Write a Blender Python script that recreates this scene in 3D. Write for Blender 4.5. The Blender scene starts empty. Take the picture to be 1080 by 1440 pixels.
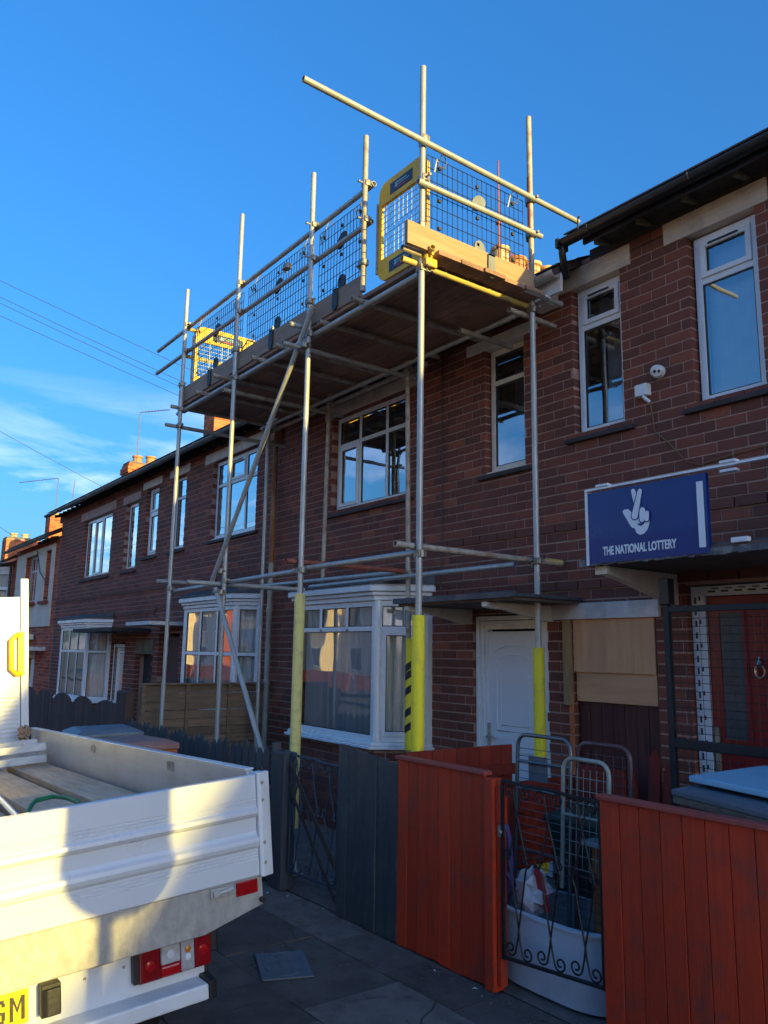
import bpy, math, random
from mathutils import Vector, Matrix
rnd = random.Random(7)
R = math.radians
SC = bpy.context.scene
COL = SC.collection

# ------------------------------------------------------------------ camera, light, sky
CAMZ = 1.8
yaw, pitch, roll = 0.93416, 0.173345, 0.0150974
cy, sy = math.cos(yaw), math.sin(yaw)
f0 = Vector((-sy, cy, 0)); r0 = Vector((cy, sy, 0)); u0 = Vector((0, 0, 1))
f2 = f0 * math.cos(pitch) + u0 * math.sin(pitch); u2 = r0.cross(f2)
r3 = r0 * math.cos(roll) + u2 * math.sin(roll); u3 = -r0 * math.sin(roll) + u2 * math.cos(roll)
cd = bpy.data.cameras.new('camera'); cam = bpy.data.objects.new('camera', cd); COL.objects.link(cam)
cam.matrix_world = Matrix(((r3.x, u3.x, -f2.x, 0), (r3.y, u3.y, -f2.y, 0), (r3.z, u3.z, -f2.z, CAMZ), (0, 0, 0, 1)))
cd.sensor_fit = 'VERTICAL'; cd.sensor_height = 36; cd.lens = 1123.47 / 1440 * 36
cd.clip_end = 2000; cd.clip_start = .05
SC.camera = cam

SUN = Vector((1, .120, .163)).normalized()
sun_el = math.asin(SUN.z); sun_az = math.atan2(SUN.x, SUN.y)
sd = bpy.data.lights.new('sun', 'SUN'); sd.energy = 2.0; sd.angle = R(.5); sd.color = (1, .76, .18)
so = bpy.data.objects.new('sun', sd); COL.objects.link(so); so.rotation_euler = SUN.to_track_quat('Z', 'Y').to_euler()
so.location = (20, 3, 12)
w = bpy.data.worlds.new('World'); SC.world = w; w.use_nodes = True
nt = w.node_tree; nt.nodes.clear(); N = nt.nodes.new; K = nt.links.new
out = N('ShaderNodeOutputWorld'); bg = N('ShaderNodeBackground'); bg.inputs[1].default_value = .15
sky = N('ShaderNodeTexSky'); sky.sky_type = 'NISHITA'; sky.sun_disc = False
sky.sun_elevation = sun_el; sky.sun_rotation = sun_az
sky.air_density = 1.0; sky.dust_density = 3.0; sky.ozone_density = 5.0; sky.altitude = 50
hs = N('ShaderNodeHueSaturation'); hs.inputs['Saturation'].default_value = 1.10; hs.inputs['Value'].default_value = .71
K(sky.outputs[0], hs.inputs['Color'])
# thin cirrus low over the roofs, all the way round
tc = N('ShaderNodeTexCoord'); sp = N('ShaderNodeSeparateXYZ'); K(tc.outputs['Generated'], sp.inputs[0])
mp = N('ShaderNodeMapping'); mp.inputs['Scale'].default_value = (2.2, 2.2, 8); K(tc.outputs['Generated'], mp.inputs[0])
nz = N('ShaderNodeTexNoise'); nz.inputs['Scale'].default_value = 1.5; nz.inputs['Detail'].default_value = 6; nz.inputs['Roughness'].default_value = .55
nz.inputs['Distortion'].default_value = .6; K(mp.outputs[0], nz.inputs['Vector'])
cr = N('ShaderNodeMapRange'); cr.inputs[1].default_value = .44; cr.inputs[2].default_value = .70; K(nz.outputs[0], cr.inputs[0])
hr = N('ShaderNodeMapRange'); hr.inputs[1].default_value = .31; hr.inputs[2].default_value = .19; hr.inputs[3].default_value = 0; hr.inputs[4].default_value = .50
K(sp.outputs['Z'], hr.inputs[0])
mu = N('ShaderNodeMath'); mu.operation = 'MULTIPLY'; K(cr.outputs[0], mu.inputs[0]); K(hr.outputs[0], mu.inputs[1])
mx = N('ShaderNodeMix'); mx.data_type = 'RGBA'; K(mu.outputs[0], mx.inputs[0]); K(hs.outputs[0], mx.inputs[6])
mx.inputs[7].default_value = (5.2, 5.0, 5.8, 1)
# the sky pales only gently towards the roofs, the same in every direction
gr_ = N('ShaderNodeMapRange'); gr_.inputs[1].default_value = .08; gr_.inputs[2].default_value = .68; gr_.inputs[3].default_value = .66; gr_.inputs[4].default_value = 1.0; K(sp.outputs['Z'], gr_.inputs[0])
gv = N('ShaderNodeVectorMath'); gv.operation = 'SCALE'; K(mx.outputs[2], gv.inputs[0]); K(gr_.outputs[0], gv.inputs['Scale'])
K(gv.outputs[0], bg.inputs[0]); K(bg.outputs[0], out.inputs[0])
SC.view_settings.view_transform = 'Standard'; SC.view_settings.look = 'None'; SC.view_settings.gamma = 1
SC.view_settings.use_curve_mapping = False
SC.view_settings.exposure = 2.15
SC.cycles.max_bounces = 8; SC.cycles.transparent_max_bounces = 24; SC.cycles.use_denoising = True

# ------------------------------------------------------------------ materials
MATS = {}
def M(name, base=(.5, .5, .5), col2=None, rough=.6, metal=0.0, scale=6, stretch=(1, 1, 1), bump=.15, bscale=60, detail=5,
      lo=.35, hi=.7, dirt=None, dscale=1.3, damt=.5, spec=.5, coat=0, ovar=.03):
    if name in MATS: return MATS[name]
    m = bpy.data.materials.new(name); m.use_nodes = True; t = m.node_tree; b = t.nodes['Principled BSDF']
    n = t.nodes.new; k = t.links.new
    c = n('ShaderNodeTexCoord'); mp_ = n('ShaderNodeMapping'); mp_.inputs['Scale'].default_value = stretch; k(c.outputs['Object'], mp_.inputs[0])
    a = n('ShaderNodeTexNoise'); a.inputs['Scale'].default_value = scale; a.inputs['Detail'].default_value = detail; a.inputs['Roughness'].default_value = .6; k(mp_.outputs[0], a.inputs['Vector'])
    r_ = n('ShaderNodeMapRange'); r_.inputs[1].default_value = lo; r_.inputs[2].default_value = hi; k(a.outputs[0], r_.inputs[0])
    x = n('ShaderNodeMix'); x.data_type = 'RGBA'; k(r_.outputs[0], x.inputs[0])
    c2 = col2 or tuple(v * .72 for v in base)
    x.inputs[6].default_value = (*base, 1); x.inputs[7].default_value = (*c2, 1); last = x.outputs[2]
    if dirt:
        d = n('ShaderNodeTexNoise'); d.inputs['Scale'].default_value = dscale; d.inputs['Detail'].default_value = 8; d.inputs['Roughness'].default_value = .7; k(c.outputs['Object'], d.inputs['Vector'])
        dr = n('ShaderNodeMapRange'); dr.inputs[1].default_value = .5; dr.inputs[2].default_value = .72; dr.inputs[4].default_value = damt; k(d.outputs[0], dr.inputs[0])
        y = n('ShaderNodeMix'); y.data_type = 'RGBA'; k(dr.outputs[0], y.inputs[0]); k(last, y.inputs[6]); y.inputs[7].default_value = (*dirt, 1); last = y.outputs[2]
    oi = n('ShaderNodeObjectInfo'); hv = n('ShaderNodeHueSaturation'); vr = n('ShaderNodeMapRange'); vr.inputs[3].default_value = 1 - ovar; vr.inputs[4].default_value = 1 + ovar; k(oi.outputs['Random'], vr.inputs[0]); k(vr.outputs[0], hv.inputs['Value']); k(last, hv.inputs['Color']); last = hv.outputs[0]
    k(last, b.inputs['Base Color'])
    b.inputs['Roughness'].default_value = rough; b.inputs['Metallic'].default_value = metal
    b.inputs['Specular IOR Level'].default_value = spec; b.inputs['Coat Weight'].default_value = coat
    rr = n('ShaderNodeMapRange'); rr.inputs[3].default_value = max(.03, rough - .12); rr.inputs[4].default_value = min(1, rough + .12); k(a.outputs[0], rr.inputs[0]); k(rr.outputs[0], b.inputs['Roughness'])
    if bump:
        e = n('ShaderNodeTexNoise'); e.inputs['Scale'].default_value = bscale; e.inputs['Detail'].default_value = 4; k(mp_.outputs[0], e.inputs['Vector'])
        bp = n('ShaderNodeBump'); bp.inputs['Strength'].default_value = bump; bp.inputs['Distance'].default_value = .01; k(e.outputs[0], bp.inputs['Height']); k(bp.outputs[0], b.inputs['Normal'])
    MATS[name] = m; return m

def brick_mat(name, ramp, bumpy=.5):
    m = bpy.data.materials.new(name); m.use_nodes = True; t = m.node_tree; b = t.nodes['Principled BSDF']; n = t.nodes.new; k = t.links.new
    at = n('ShaderNodeAttribute'); at.attribute_name = 'tone'
    c = n('ShaderNodeTexCoord'); g = n('ShaderNodeNewGeometry')
    a = n('ShaderNodeTexNoise'); a.inputs['Scale'].default_value = 16; a.inputs['Detail'].default_value = 7; a.inputs['Roughness'].default_value = .7; k(g.outputs['Position'], a.inputs['Vector'])
    big = n('ShaderNodeTexNoise'); big.inputs['Scale'].default_value = .9; big.inputs['Detail'].default_value = 6; k(g.outputs['Position'], big.inputs['Vector'])
    s1 = n('ShaderNodeMath'); s1.operation = 'MULTIPLY_ADD'; k(a.outputs[0], s1.inputs[0]); s1.inputs[1].default_value = .55; k(at.outputs['Fac'], s1.inputs[2])
    s2 = n('ShaderNodeMath'); s2.operation = 'MULTIPLY_ADD'; k(big.outputs[0], s2.inputs[0]); s2.inputs[1].default_value = .5; k(s1.outputs[0], s2.inputs[2])
    s3 = n('ShaderNodeMath'); s3.operation = 'SUBTRACT'; k(s2.outputs[0], s3.inputs[0]); s3.inputs[1].default_value = .52
    r_ = n('ShaderNodeValToRGB'); k(s3.outputs[0], r_.inputs[0])
    while len(r_.color_ramp.elements) < len(ramp): r_.color_ramp.elements.new(.5)
    for i, (p, col) in enumerate(ramp): e = r_.color_ramp.elements[i]; e.position = p; e.color = (*col, 1)
    k(r_.outputs[0], b.inputs['Base Color']); b.inputs['Roughness'].default_value = .85
    e = n('ShaderNodeTexNoise'); e.inputs['Scale'].default_value = 70; e.inputs['Detail'].default_value = 5; k(g.outputs['Position'], e.inputs['Vector'])
    bp = n('ShaderNodeBump'); bp.inputs['Strength'].default_value = bumpy; bp.inputs['Distance'].default_value = .006; k(e.outputs[0], bp.inputs['Height']); k(bp.outputs[0], b.inputs['Normal'])
    MATS[name] = m; return m

def glass_mat(name, gain=1.9, tint=(.9, .95, 1), wob=.02):
    m = bpy.data.materials.new(name); m.use_nodes = True; t = m.node_tree; t.nodes.clear(); n = t.nodes.new; k = t.links.new
    o = n('ShaderNodeOutputMaterial'); mix = n('ShaderNodeMixShader'); tr = n('ShaderNodeBsdfTransparent'); gl = n('ShaderNodeBsdfGlossy')
    tr.inputs[0].default_value = (*[v * .93 for v in tint], 1); gl.inputs['Roughness'].default_value = .012; gl.inputs[0].default_value = (*tint, 1)
    fr = n('ShaderNodeFresnel'); fr.inputs[0].default_value = 1.55
    mm = n('ShaderNodeMath'); mm.operation = 'MULTIPLY_ADD'; mm.use_clamp = True; k(fr.outputs[0], mm.inputs[0]); mm.inputs[1].default_value = gain; mm.inputs[2].default_value = .05
    k(mm.outputs[0], mix.inputs[0]); k(tr.outputs[0], mix.inputs[1]); k(gl.outputs[0], mix.inputs[2]); k(mix.outputs[0], o.inputs[0])
    c = n('ShaderNodeTexCoord'); e = n('ShaderNodeTexNoise'); e.inputs['Scale'].default_value = 2.2; e.inputs['Detail'].default_value = 1; k(c.outputs['Object'], e.inputs['Vector'])
    bp = n('ShaderNodeBump'); bp.inputs['Strength'].default_value = wob; bp.inputs['Distance'].default_value = .1; k(e.outputs[0], bp.inputs['Height'])
    k(bp.outputs[0], gl.inputs['Normal'])
    MATS[name] = m; return m

brick_mat('brick_brown', [(0, (.145, .052, .036)), (.35, (.19, .060, .040)), (.65, (.23, .066, .042)), (.92, (.275, .078, .046)), (1, (.34, .10, .055))])
brick_mat('brick_red', [(0, (.26, .05, .025)), (.5, (.44, .08, .035)), (1, (.55, .14, .06))])
brick_mat('brick_orange', [(0, (.36, .08, .03)), (.5, (.55, .135, .045)), (1, (.66, .21, .08))])
brick_mat('brick_dark', [(0, (.022, .018, .02)), (.5, (.05, .032, .032)), (1, (.10, .05, .04))])
M('mortar', (.52, .32, .25), (.40, .24, .19), rough=.95, scale=9, bump=.4, bscale=90, dirt=(.20, .12, .10), dscale=.8, damt=.6)
M('mortar_dark', (.10, .08, .075), (.06, .05, .05), rough=.95, bump=.5)
M('upvc', (.86, .86, .86), (.80, .80, .82), rough=.28, scale=3, bump=.02, dirt=(.45, .43, .40), dscale=3, damt=.25)
M('upvc_cream', (.84, .74, .62), (.74, .64, .52), rough=.4, scale=5, bump=.05, dirt=(.30, .27, .22), dscale=4, damt=.4)
M('lintel_cream', (.76, .62, .50), (.62, .50, .40), rough=.8, scale=7, stretch=(.6, 1, 4), bump=.25, dirt=(.24, .18, .15), dscale=3, damt=.6)
M('lintel_white', (.84, .76, .70), (.60, .56, .54), rough=.75, scale=7, bump=.15, dirt=(.34, .28, .25), dscale=4, damt=.5)
M('lintel_pink', (.58, .38, .33), (.44, .28, .24), rough=.85, scale=9, bump=.3, dirt=(.15, .10, .09), dscale=4, damt=.6)
M('sill_dark', (.06, .045, .045), (.035, .028, .028), rough=.7, bump=.3)
M('black_plastic', (.014, .015, .017), (.022, .022, .024), rough=.35, bump=.05)
M('gutter_grey', (.16, .19, .19), (.10, .12, .12), rough=.5, dirt=(.08, .09, .06), damt=.6)
M('gutter_cream', (.55, .49, .40), (.42, .36, .28), rough=.5, dirt=(.2, .16, .11), dscale=6, damt=.6)
M('eave_timber', (.05, .04, .035), (.03, .024, .022), rough=.8, scale=12, bump=.3)
M('rafter_cream', (.24, .21, .13), (.13, .115, .075), rough=.8, bump=.3)
M('roof_tile', (.12, .075, .06), (.07, .05, .045), rough=.85, bump=.4)
M('lead', (.09, .095, .11), (.05, .052, .06), rough=.6, bump=.2, dirt=(.2, .2, .2), dscale=5, damt=.4)
M('render_cream', (.84, .70, .56), (.74, .61, .49), rough=.9, scale=3, bump=.3, bscale=120, dirt=(.33, .29, .25), dscale=1.2, damt=.5)
M('render_yellow', (.72, .58, .36), (.62, .48, .30), rough=.9, scale=3, bump=.2)
M('interior', (.10, .09, .085), (.07, .06, .06), rough=.9)
M('net_curtain', (.90, .90, .90), (.76, .78, .80), rough=.9, scale=14, stretch=(3, 3, .2), bump=.1)
M('curtain_grey', (.40, .40, .42), (.26, .26, .30), rough=.9, scale=10, stretch=(3, 3, .2), bump=.1)
M('reflection_orange', (.62, .22, .09), (.50, .15, .06), rough=.9)  # colour of the sunlit brick reflected in a bay
M('blind', (.85, .86, .86), (.74, .76, .78), rough=.8, bump=.05)
M('galv', (.48, .48, .46), (.37, .375, .37), rough=.42, metal=.3, scale=9, stretch=(1, 1, .4), bump=.12, bscale=50, dirt=(.30, .25, .19), dscale=5, damt=.5, ovar=0.12)
M('galv_old', (.48, .42, .35), (.30, .25, .20), rough=.6, metal=.15, scale=12, bump=.2, dirt=(.26, .12, .06), dscale=6, damt=.7, ovar=0.15)
M('tube_red', (.35, .10, .07), (.24, .07, .05), rough=.6, metal=.2, scale=12, dirt=(.3, .22, .18), dscale=8, damt=.6)
M('tube_yellow', (.62, .46, .12), (.45, .36, .16), rough=.5, metal=.1, scale=10, dirt=(.35, .30, .2), dscale=8, damt=.6)
M('coupler_steel', (.36, .34, .30), (.22, .19, .16), rough=.5, metal=.7, scale=20, bump=.3, dirt=(.25, .12, .06), dscale=14, damt=.6)
M('coupler_yellow', (.70, .42, .04), (.5, .32, .06), rough=.5, scale=14, dirt=(.2, .12, .05), dscale=14, damt=.5)
M('foam_yellow', (.95, .80, .03), (.86, .72, .04), rough=.6, scale=4, stretch=(1, 1, .3), bump=.12, bscale=25, dirt=(.45, .38, .10), dscale=7, damt=.75)
M('foam_pale', (.88, .76, .26), (.76, .66, .24), rough=.7, scale=4, stretch=(1, 1, .3), bump=.2, bscale=25, dirt=(.42, .36, .18), dscale=8, damt=.75)
M('tape_black', (.02, .02, .02), rough=.5)
M('board_wood', (.38, .21, .14), (.25, .14, .10), rough=.85, scale=7, stretch=(.35, 5, 5), bump=.3, bscale=30, dirt=(.06, .05, .045), dscale=3, damt=.6, ovar=0.22)
M('toe_wood', (.36, .25, .18), (.26, .18, .13), rough=.8, scale=7, stretch=(.35, 5, 5), bump=.3, bscale=30, dirt=(.10, .08, .065), dscale=3, damt=.5, ovar=0.1)
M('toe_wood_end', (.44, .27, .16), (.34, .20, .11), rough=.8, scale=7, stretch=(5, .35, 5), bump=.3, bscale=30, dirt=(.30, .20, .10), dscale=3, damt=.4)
M('guard_wire', (.018, .03, .07), (.03, .04, .06), rough=.5, metal=.2, bump=0)
M('guard_disc', (.20, .21, .22), (.14, .15, .15), rough=.6)
M('guard_disc_dark', (.03, .04, .055), rough=.6)
M('barrier_yellow', (.92, .52, .01), (.80, .44, .015), rough=.45, scale=5, bump=.08, dirt=(.40, .28, .06), dscale=6, damt=.45)
M('barrier_mesh', (.62, .70, .74), rough=.5, bump=0)
M('sticker_navy', (.012, .03, .08), rough=.4, bump=0)
M('sticker_pale', (.35, .55, .60), rough=.4, bump=0)
M('sticker_red', (.6, .04, .05), rough=.4, bump=0)
M('sticker_white', (.75, .77, .8), rough=.4, bump=0)
M('rust_pipe', (.34, .13, .05), (.20, .09, .05), rough=.75, scale=5, stretch=(1, 1, .5), bump=.25, dirt=(.42, .34, .24), dscale=4, damt=.5)
M('pipe_cream', (.50, .45, .36), (.36, .31, .24), rough=.6, scale=5, bump=.1, dirt=(.25, .18, .12), dscale=4, damt=.5)
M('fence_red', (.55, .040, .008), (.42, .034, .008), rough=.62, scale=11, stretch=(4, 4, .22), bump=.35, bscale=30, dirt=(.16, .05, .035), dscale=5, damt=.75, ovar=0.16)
M('fence_red_shaded', (.27, .022, .010), (.19, .018, .009), rough=.7, scale=9, stretch=(3, 3, .3), bump=.2, dirt=(.10, .03, .02), dscale=4, damt=.6, ovar=.15)  # fence red with shade put into the colour, for boards behind the gate
M('fence_red_cap', (.42, .075, .055), (.30, .06, .05), rough=.6, scale=8, stretch=(.3, 3, 3), bump=.18, dirt=(.13, .06, .05), dscale=8, damt=.5)
M('fence_slate', (.050, .065, .075), (.034, .046, .056), rough=.55, scale=8, stretch=(3, 3, .3), bump=.35, bscale=30, dirt=(.11, .125, .11), dscale=6, damt=.6, ovar=0.14)
M('picket_slate', (.06, .07, .08), (.04, .05, .06), rough=.7, scale=8, stretch=(3, 3, .3), bump=.2, bscale=30, ovar=0.2)
M('scallop_brown', (.11, .062, .05), (.07, .04, .034), rough=.8, scale=8, stretch=(3, 3, .3), bump=.25, bscale=30, ovar=0.2)
M('panel_wood', (.27, .18, .115), (.15, .105, .07), rough=.9, scale=6, stretch=(5, .3, 5), bump=.4, bscale=25, dirt=(.08, .085, .06), dscale=2, damt=.6, ovar=0.18)
M('maroon_wood', (.11, .022, .022), (.07, .018, .018), rough=.6, scale=8, stretch=(3, 3, .3), bump=.2, bscale=30, ovar=0.2)
M('plywood', (.80, .45, .24), (.68, .35, .18), rough=.7, scale=5, stretch=(3, 3, .35), bump=.08, detail=8)
M('plywood_flat', (.76, .42, .22), (.62, .32, .16), rough=.7, scale=5, stretch=(.35, 3, 3), bump=.08, detail=8)
M('post_timber', (.42, .26, .12), (.30, .19, .09), rough=.8, scale=8, stretch=(3, 3, .3), bump=.2)
M('wrought_black', (.016, .017, .02), (.03, .028, .028), rough=.5, metal=.3, bump=.15)
M('wrought_navy', (.05, .08, .13), (.05, .06, .08), rough=.5, metal=.3, bump=.15)
M('white_tub', (.66, .72, .80), (.58, .64, .72), rough=.35, scale=3, bump=.05, dirt=(.35, .36, .38), dscale=5, damt=.35)
M('tub_inside', (.30, .31, .33), (.22, .23, .25), rough=.6)
M('purple', (.17, .10, .26), (.12, .07, .20), rough=.5)
M('plastic_bag', (.70, .68, .68), (.60, .42, .42), rough=.35, scale=9, lo=.5, hi=.6, bump=.3, bscale=12, coat=.3)
M('bin_green', (.015, .06, .05), (.012, .045, .04), rough=.5)
M('bin_brown', (.50, .15, .05), (.42, .12, .045), rough=.5, scale=5)
M('bin_mauve', (.36, .20, .17), (.30, .16, .14), rough=.45)
M('bin_bluegrey', (.15, .18, .21), (.12, .145, .17), rough=.45)
M('cabinet_wood', (.62, .25, .08), (.50, .19, .06), rough=.6, scale=6, stretch=(3, 3, .4), bump=.1)
M('cabinet_dark', (.06, .03, .02), rough=.7)
M('lid_pale', (.35, .42, .44), (.28, .34, .36), rough=.4)
M('blue_board', (.26, .50, .66), (.22, .44, .60), rough=.45, scale=4, bump=.04)
M('worktop', (.13, .15, .18), (.08, .09, .11), rough=.7, scale=9, bump=.5, dirt=(.3, .31, .33), dscale=9, damt=.5)
M('worktop_edge', (.22, .15, .10), (.12, .08, .06), rough=.9, scale=20, bump=.6)
M('trolley_grey', (.17, .20, .22), (.11, .13, .14), rough=.4, metal=.6, bump=.1, dirt=(.2, .12, .08), dscale=9, damt=.4)
M('trolley_maroon', (.14, .07, .075), (.10, .05, .05), rough=.5, metal=.3, bump=.1, dirt=(.26, .25, .25), dscale=9, damt=.5)
M('trolley_cream', (.42, .43, .36), (.28, .29, .24), rough=.5, metal=.3, bump=.2, dirt=(.15, .13, .1), dscale=12, damt=.6)
M('steel_bright', (.6, .6, .6), rough=.25, metal=.9)
M('cage_black', (.014, .018, .024), (.025, .03, .036), rough=.5, metal=.2, bump=.1)
M('door_white', (.86, .86, .87), (.82, .82, .84), rough=.3, scale=2, bump=.02)
M('door_red', (.26, .008, .014), (.20, .007, .012), rough=.35, scale=3, bump=.05)
M('door_glass_dark', (.10, .12, .125), (.06, .075, .08), rough=.12, bump=0)
M('tape_white', (.72, .74, .78), (.62, .64, .68), rough=.5)
M('sign_blue', (.003, .028, .20), (.003, .024, .17), rough=.3, scale=2, bump=.02, coat=.2)
M('sign_white', (.86, .88, .90), (.80, .82, .85), rough=.4, bump=0)
M('concrete', (.22, .17, .15), (.14, .11, .10), rough=.9, scale=9, bump=.5, dirt=(.07, .065, .06), dscale=4, damt=.6)
M('concrete_edge', (.13, .125, .125), (.26, .26, .25), rough=.9, scale=16, bump=.8, bscale=40, lo=.5, hi=.62)
M('soffit', (.16, .105, .085), (.11, .075, .06), rough=.9, scale=5, bump=.2)
M('van_white', (.66, .68, .72), (.62, .64, .68), rough=.3, scale=2, bump=.015, coat=.3)
M('van_white_dirty', (.72, .74, .76), (.62, .64, .66), rough=.4, scale=5, bump=.05, dirt=(.42, .40, .36), dscale=4, damt=.4)
M('van_alu', (.50, .52, .56), (.40, .42, .46), rough=.42, metal=.35, scale=5, stretch=(.4, 1, 3), bump=.08, dirt=(.30, .26, .21), dscale=5, damt=.45)
M('van_galv', (.42, .41, .39), (.30, .29, .28), rough=.55, metal=.3, scale=30, stretch=(1, 1, .5), bump=.2, dirt=(.52, .50, .46), dscale=18, damt=.55)
M('van_black', (.02, .02, .022), rough=.5)
M('lens_red', (.42, .004, .006), (.30, .003, .005), rough=.12, scale=20, bump=.1, bscale=90, coat=.6)
M('lens_red_dark', (.26, .004, .006), (.17, .003, .004), rough=.12, coat=.6)
M('lens_clear', (.34, .33, .33), (.5, .5, .5), rough=.1, scale=14, bump=.2, bscale=70, coat=.8)
M('lens_amber', (.65, .20, .02), rough=.15)
M('plate_yellow', (.80, .56, .01), (.74, .52, .01), rough=.35, bump=0)
M('van_plank', (.62, .44, .30), (.42, .29, .20), rough=.85, scale=7, stretch=(.4, 4, 4), bump=.3, dirt=(.74, .60, .46), dscale=5, damt=.5)
M('rope_green', (.03, .22, .09), rough=.6)
M('rubber', (.015, .015, .016), rough=.8, bump=.3)
M('asphalt', spec=.2, base=(.15, .125, .112), col2=(.10, .088, .08), rough=.92, scale=14, bump=1.0, bscale=90, dirt=(.05, .043, .037), dscale=1.6, damt=.85, ovar=0.05)
M('flag', spec=.2, base=(.15, .125, .112), col2=(.10, .086, .08), rough=.9, scale=5, bump=.9, bscale=110, dirt=(.05, .044, .038), dscale=2.3, damt=.8, ovar=0.22)
M('flag_pale', spec=.2, base=(.19, .16, .145), col2=(.13, .112, .10), rough=.85, scale=6, bump=.5, bscale=110, dirt=(.05, .05, .045), dscale=3, damt=.6, ovar=0.15)
M('kerb', (.16, .155, .15), (.10, .10, .10), rough=.9, bump=.4)
M('cover_slate', (.13, .155, .18), (.10, .12, .14), rough=.9, scale=9, bump=.3, spec=.15)
M('soil', (.05, .042, .035), (.03, .026, .022), rough=.95, bump=.8, bscale=40)
M('leaf_litter', (.12, .07, .04), (.2, .16, .12), rough=.9)
M('cable', (.05, .06, .07), rough=.6, bump=0)
M('cable_brown', (.24, .15, .06), rough=.6, bump=0)
M('aerial', (.30, .27, .25), rough=.4, metal=.5, bump=0)
M('pot_terracotta', (.55, .28, .13), (.42, .20, .09), rough=.85, scale=10, dirt=(.2, .12, .07), dscale=6, damt=.5)
M('pot_buff', (.62, .47, .26), (.50, .36, .18), rough=.85, scale=10, dirt=(.2, .14, .08), dscale=6, damt=.5)
M('rust_mesh', (.36, .10, .04), rough=.8)
glass_mat('glass', gain=5.0); glass_mat('glass_bay', gain=2.2, tint=(1, 1, 1))

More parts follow.
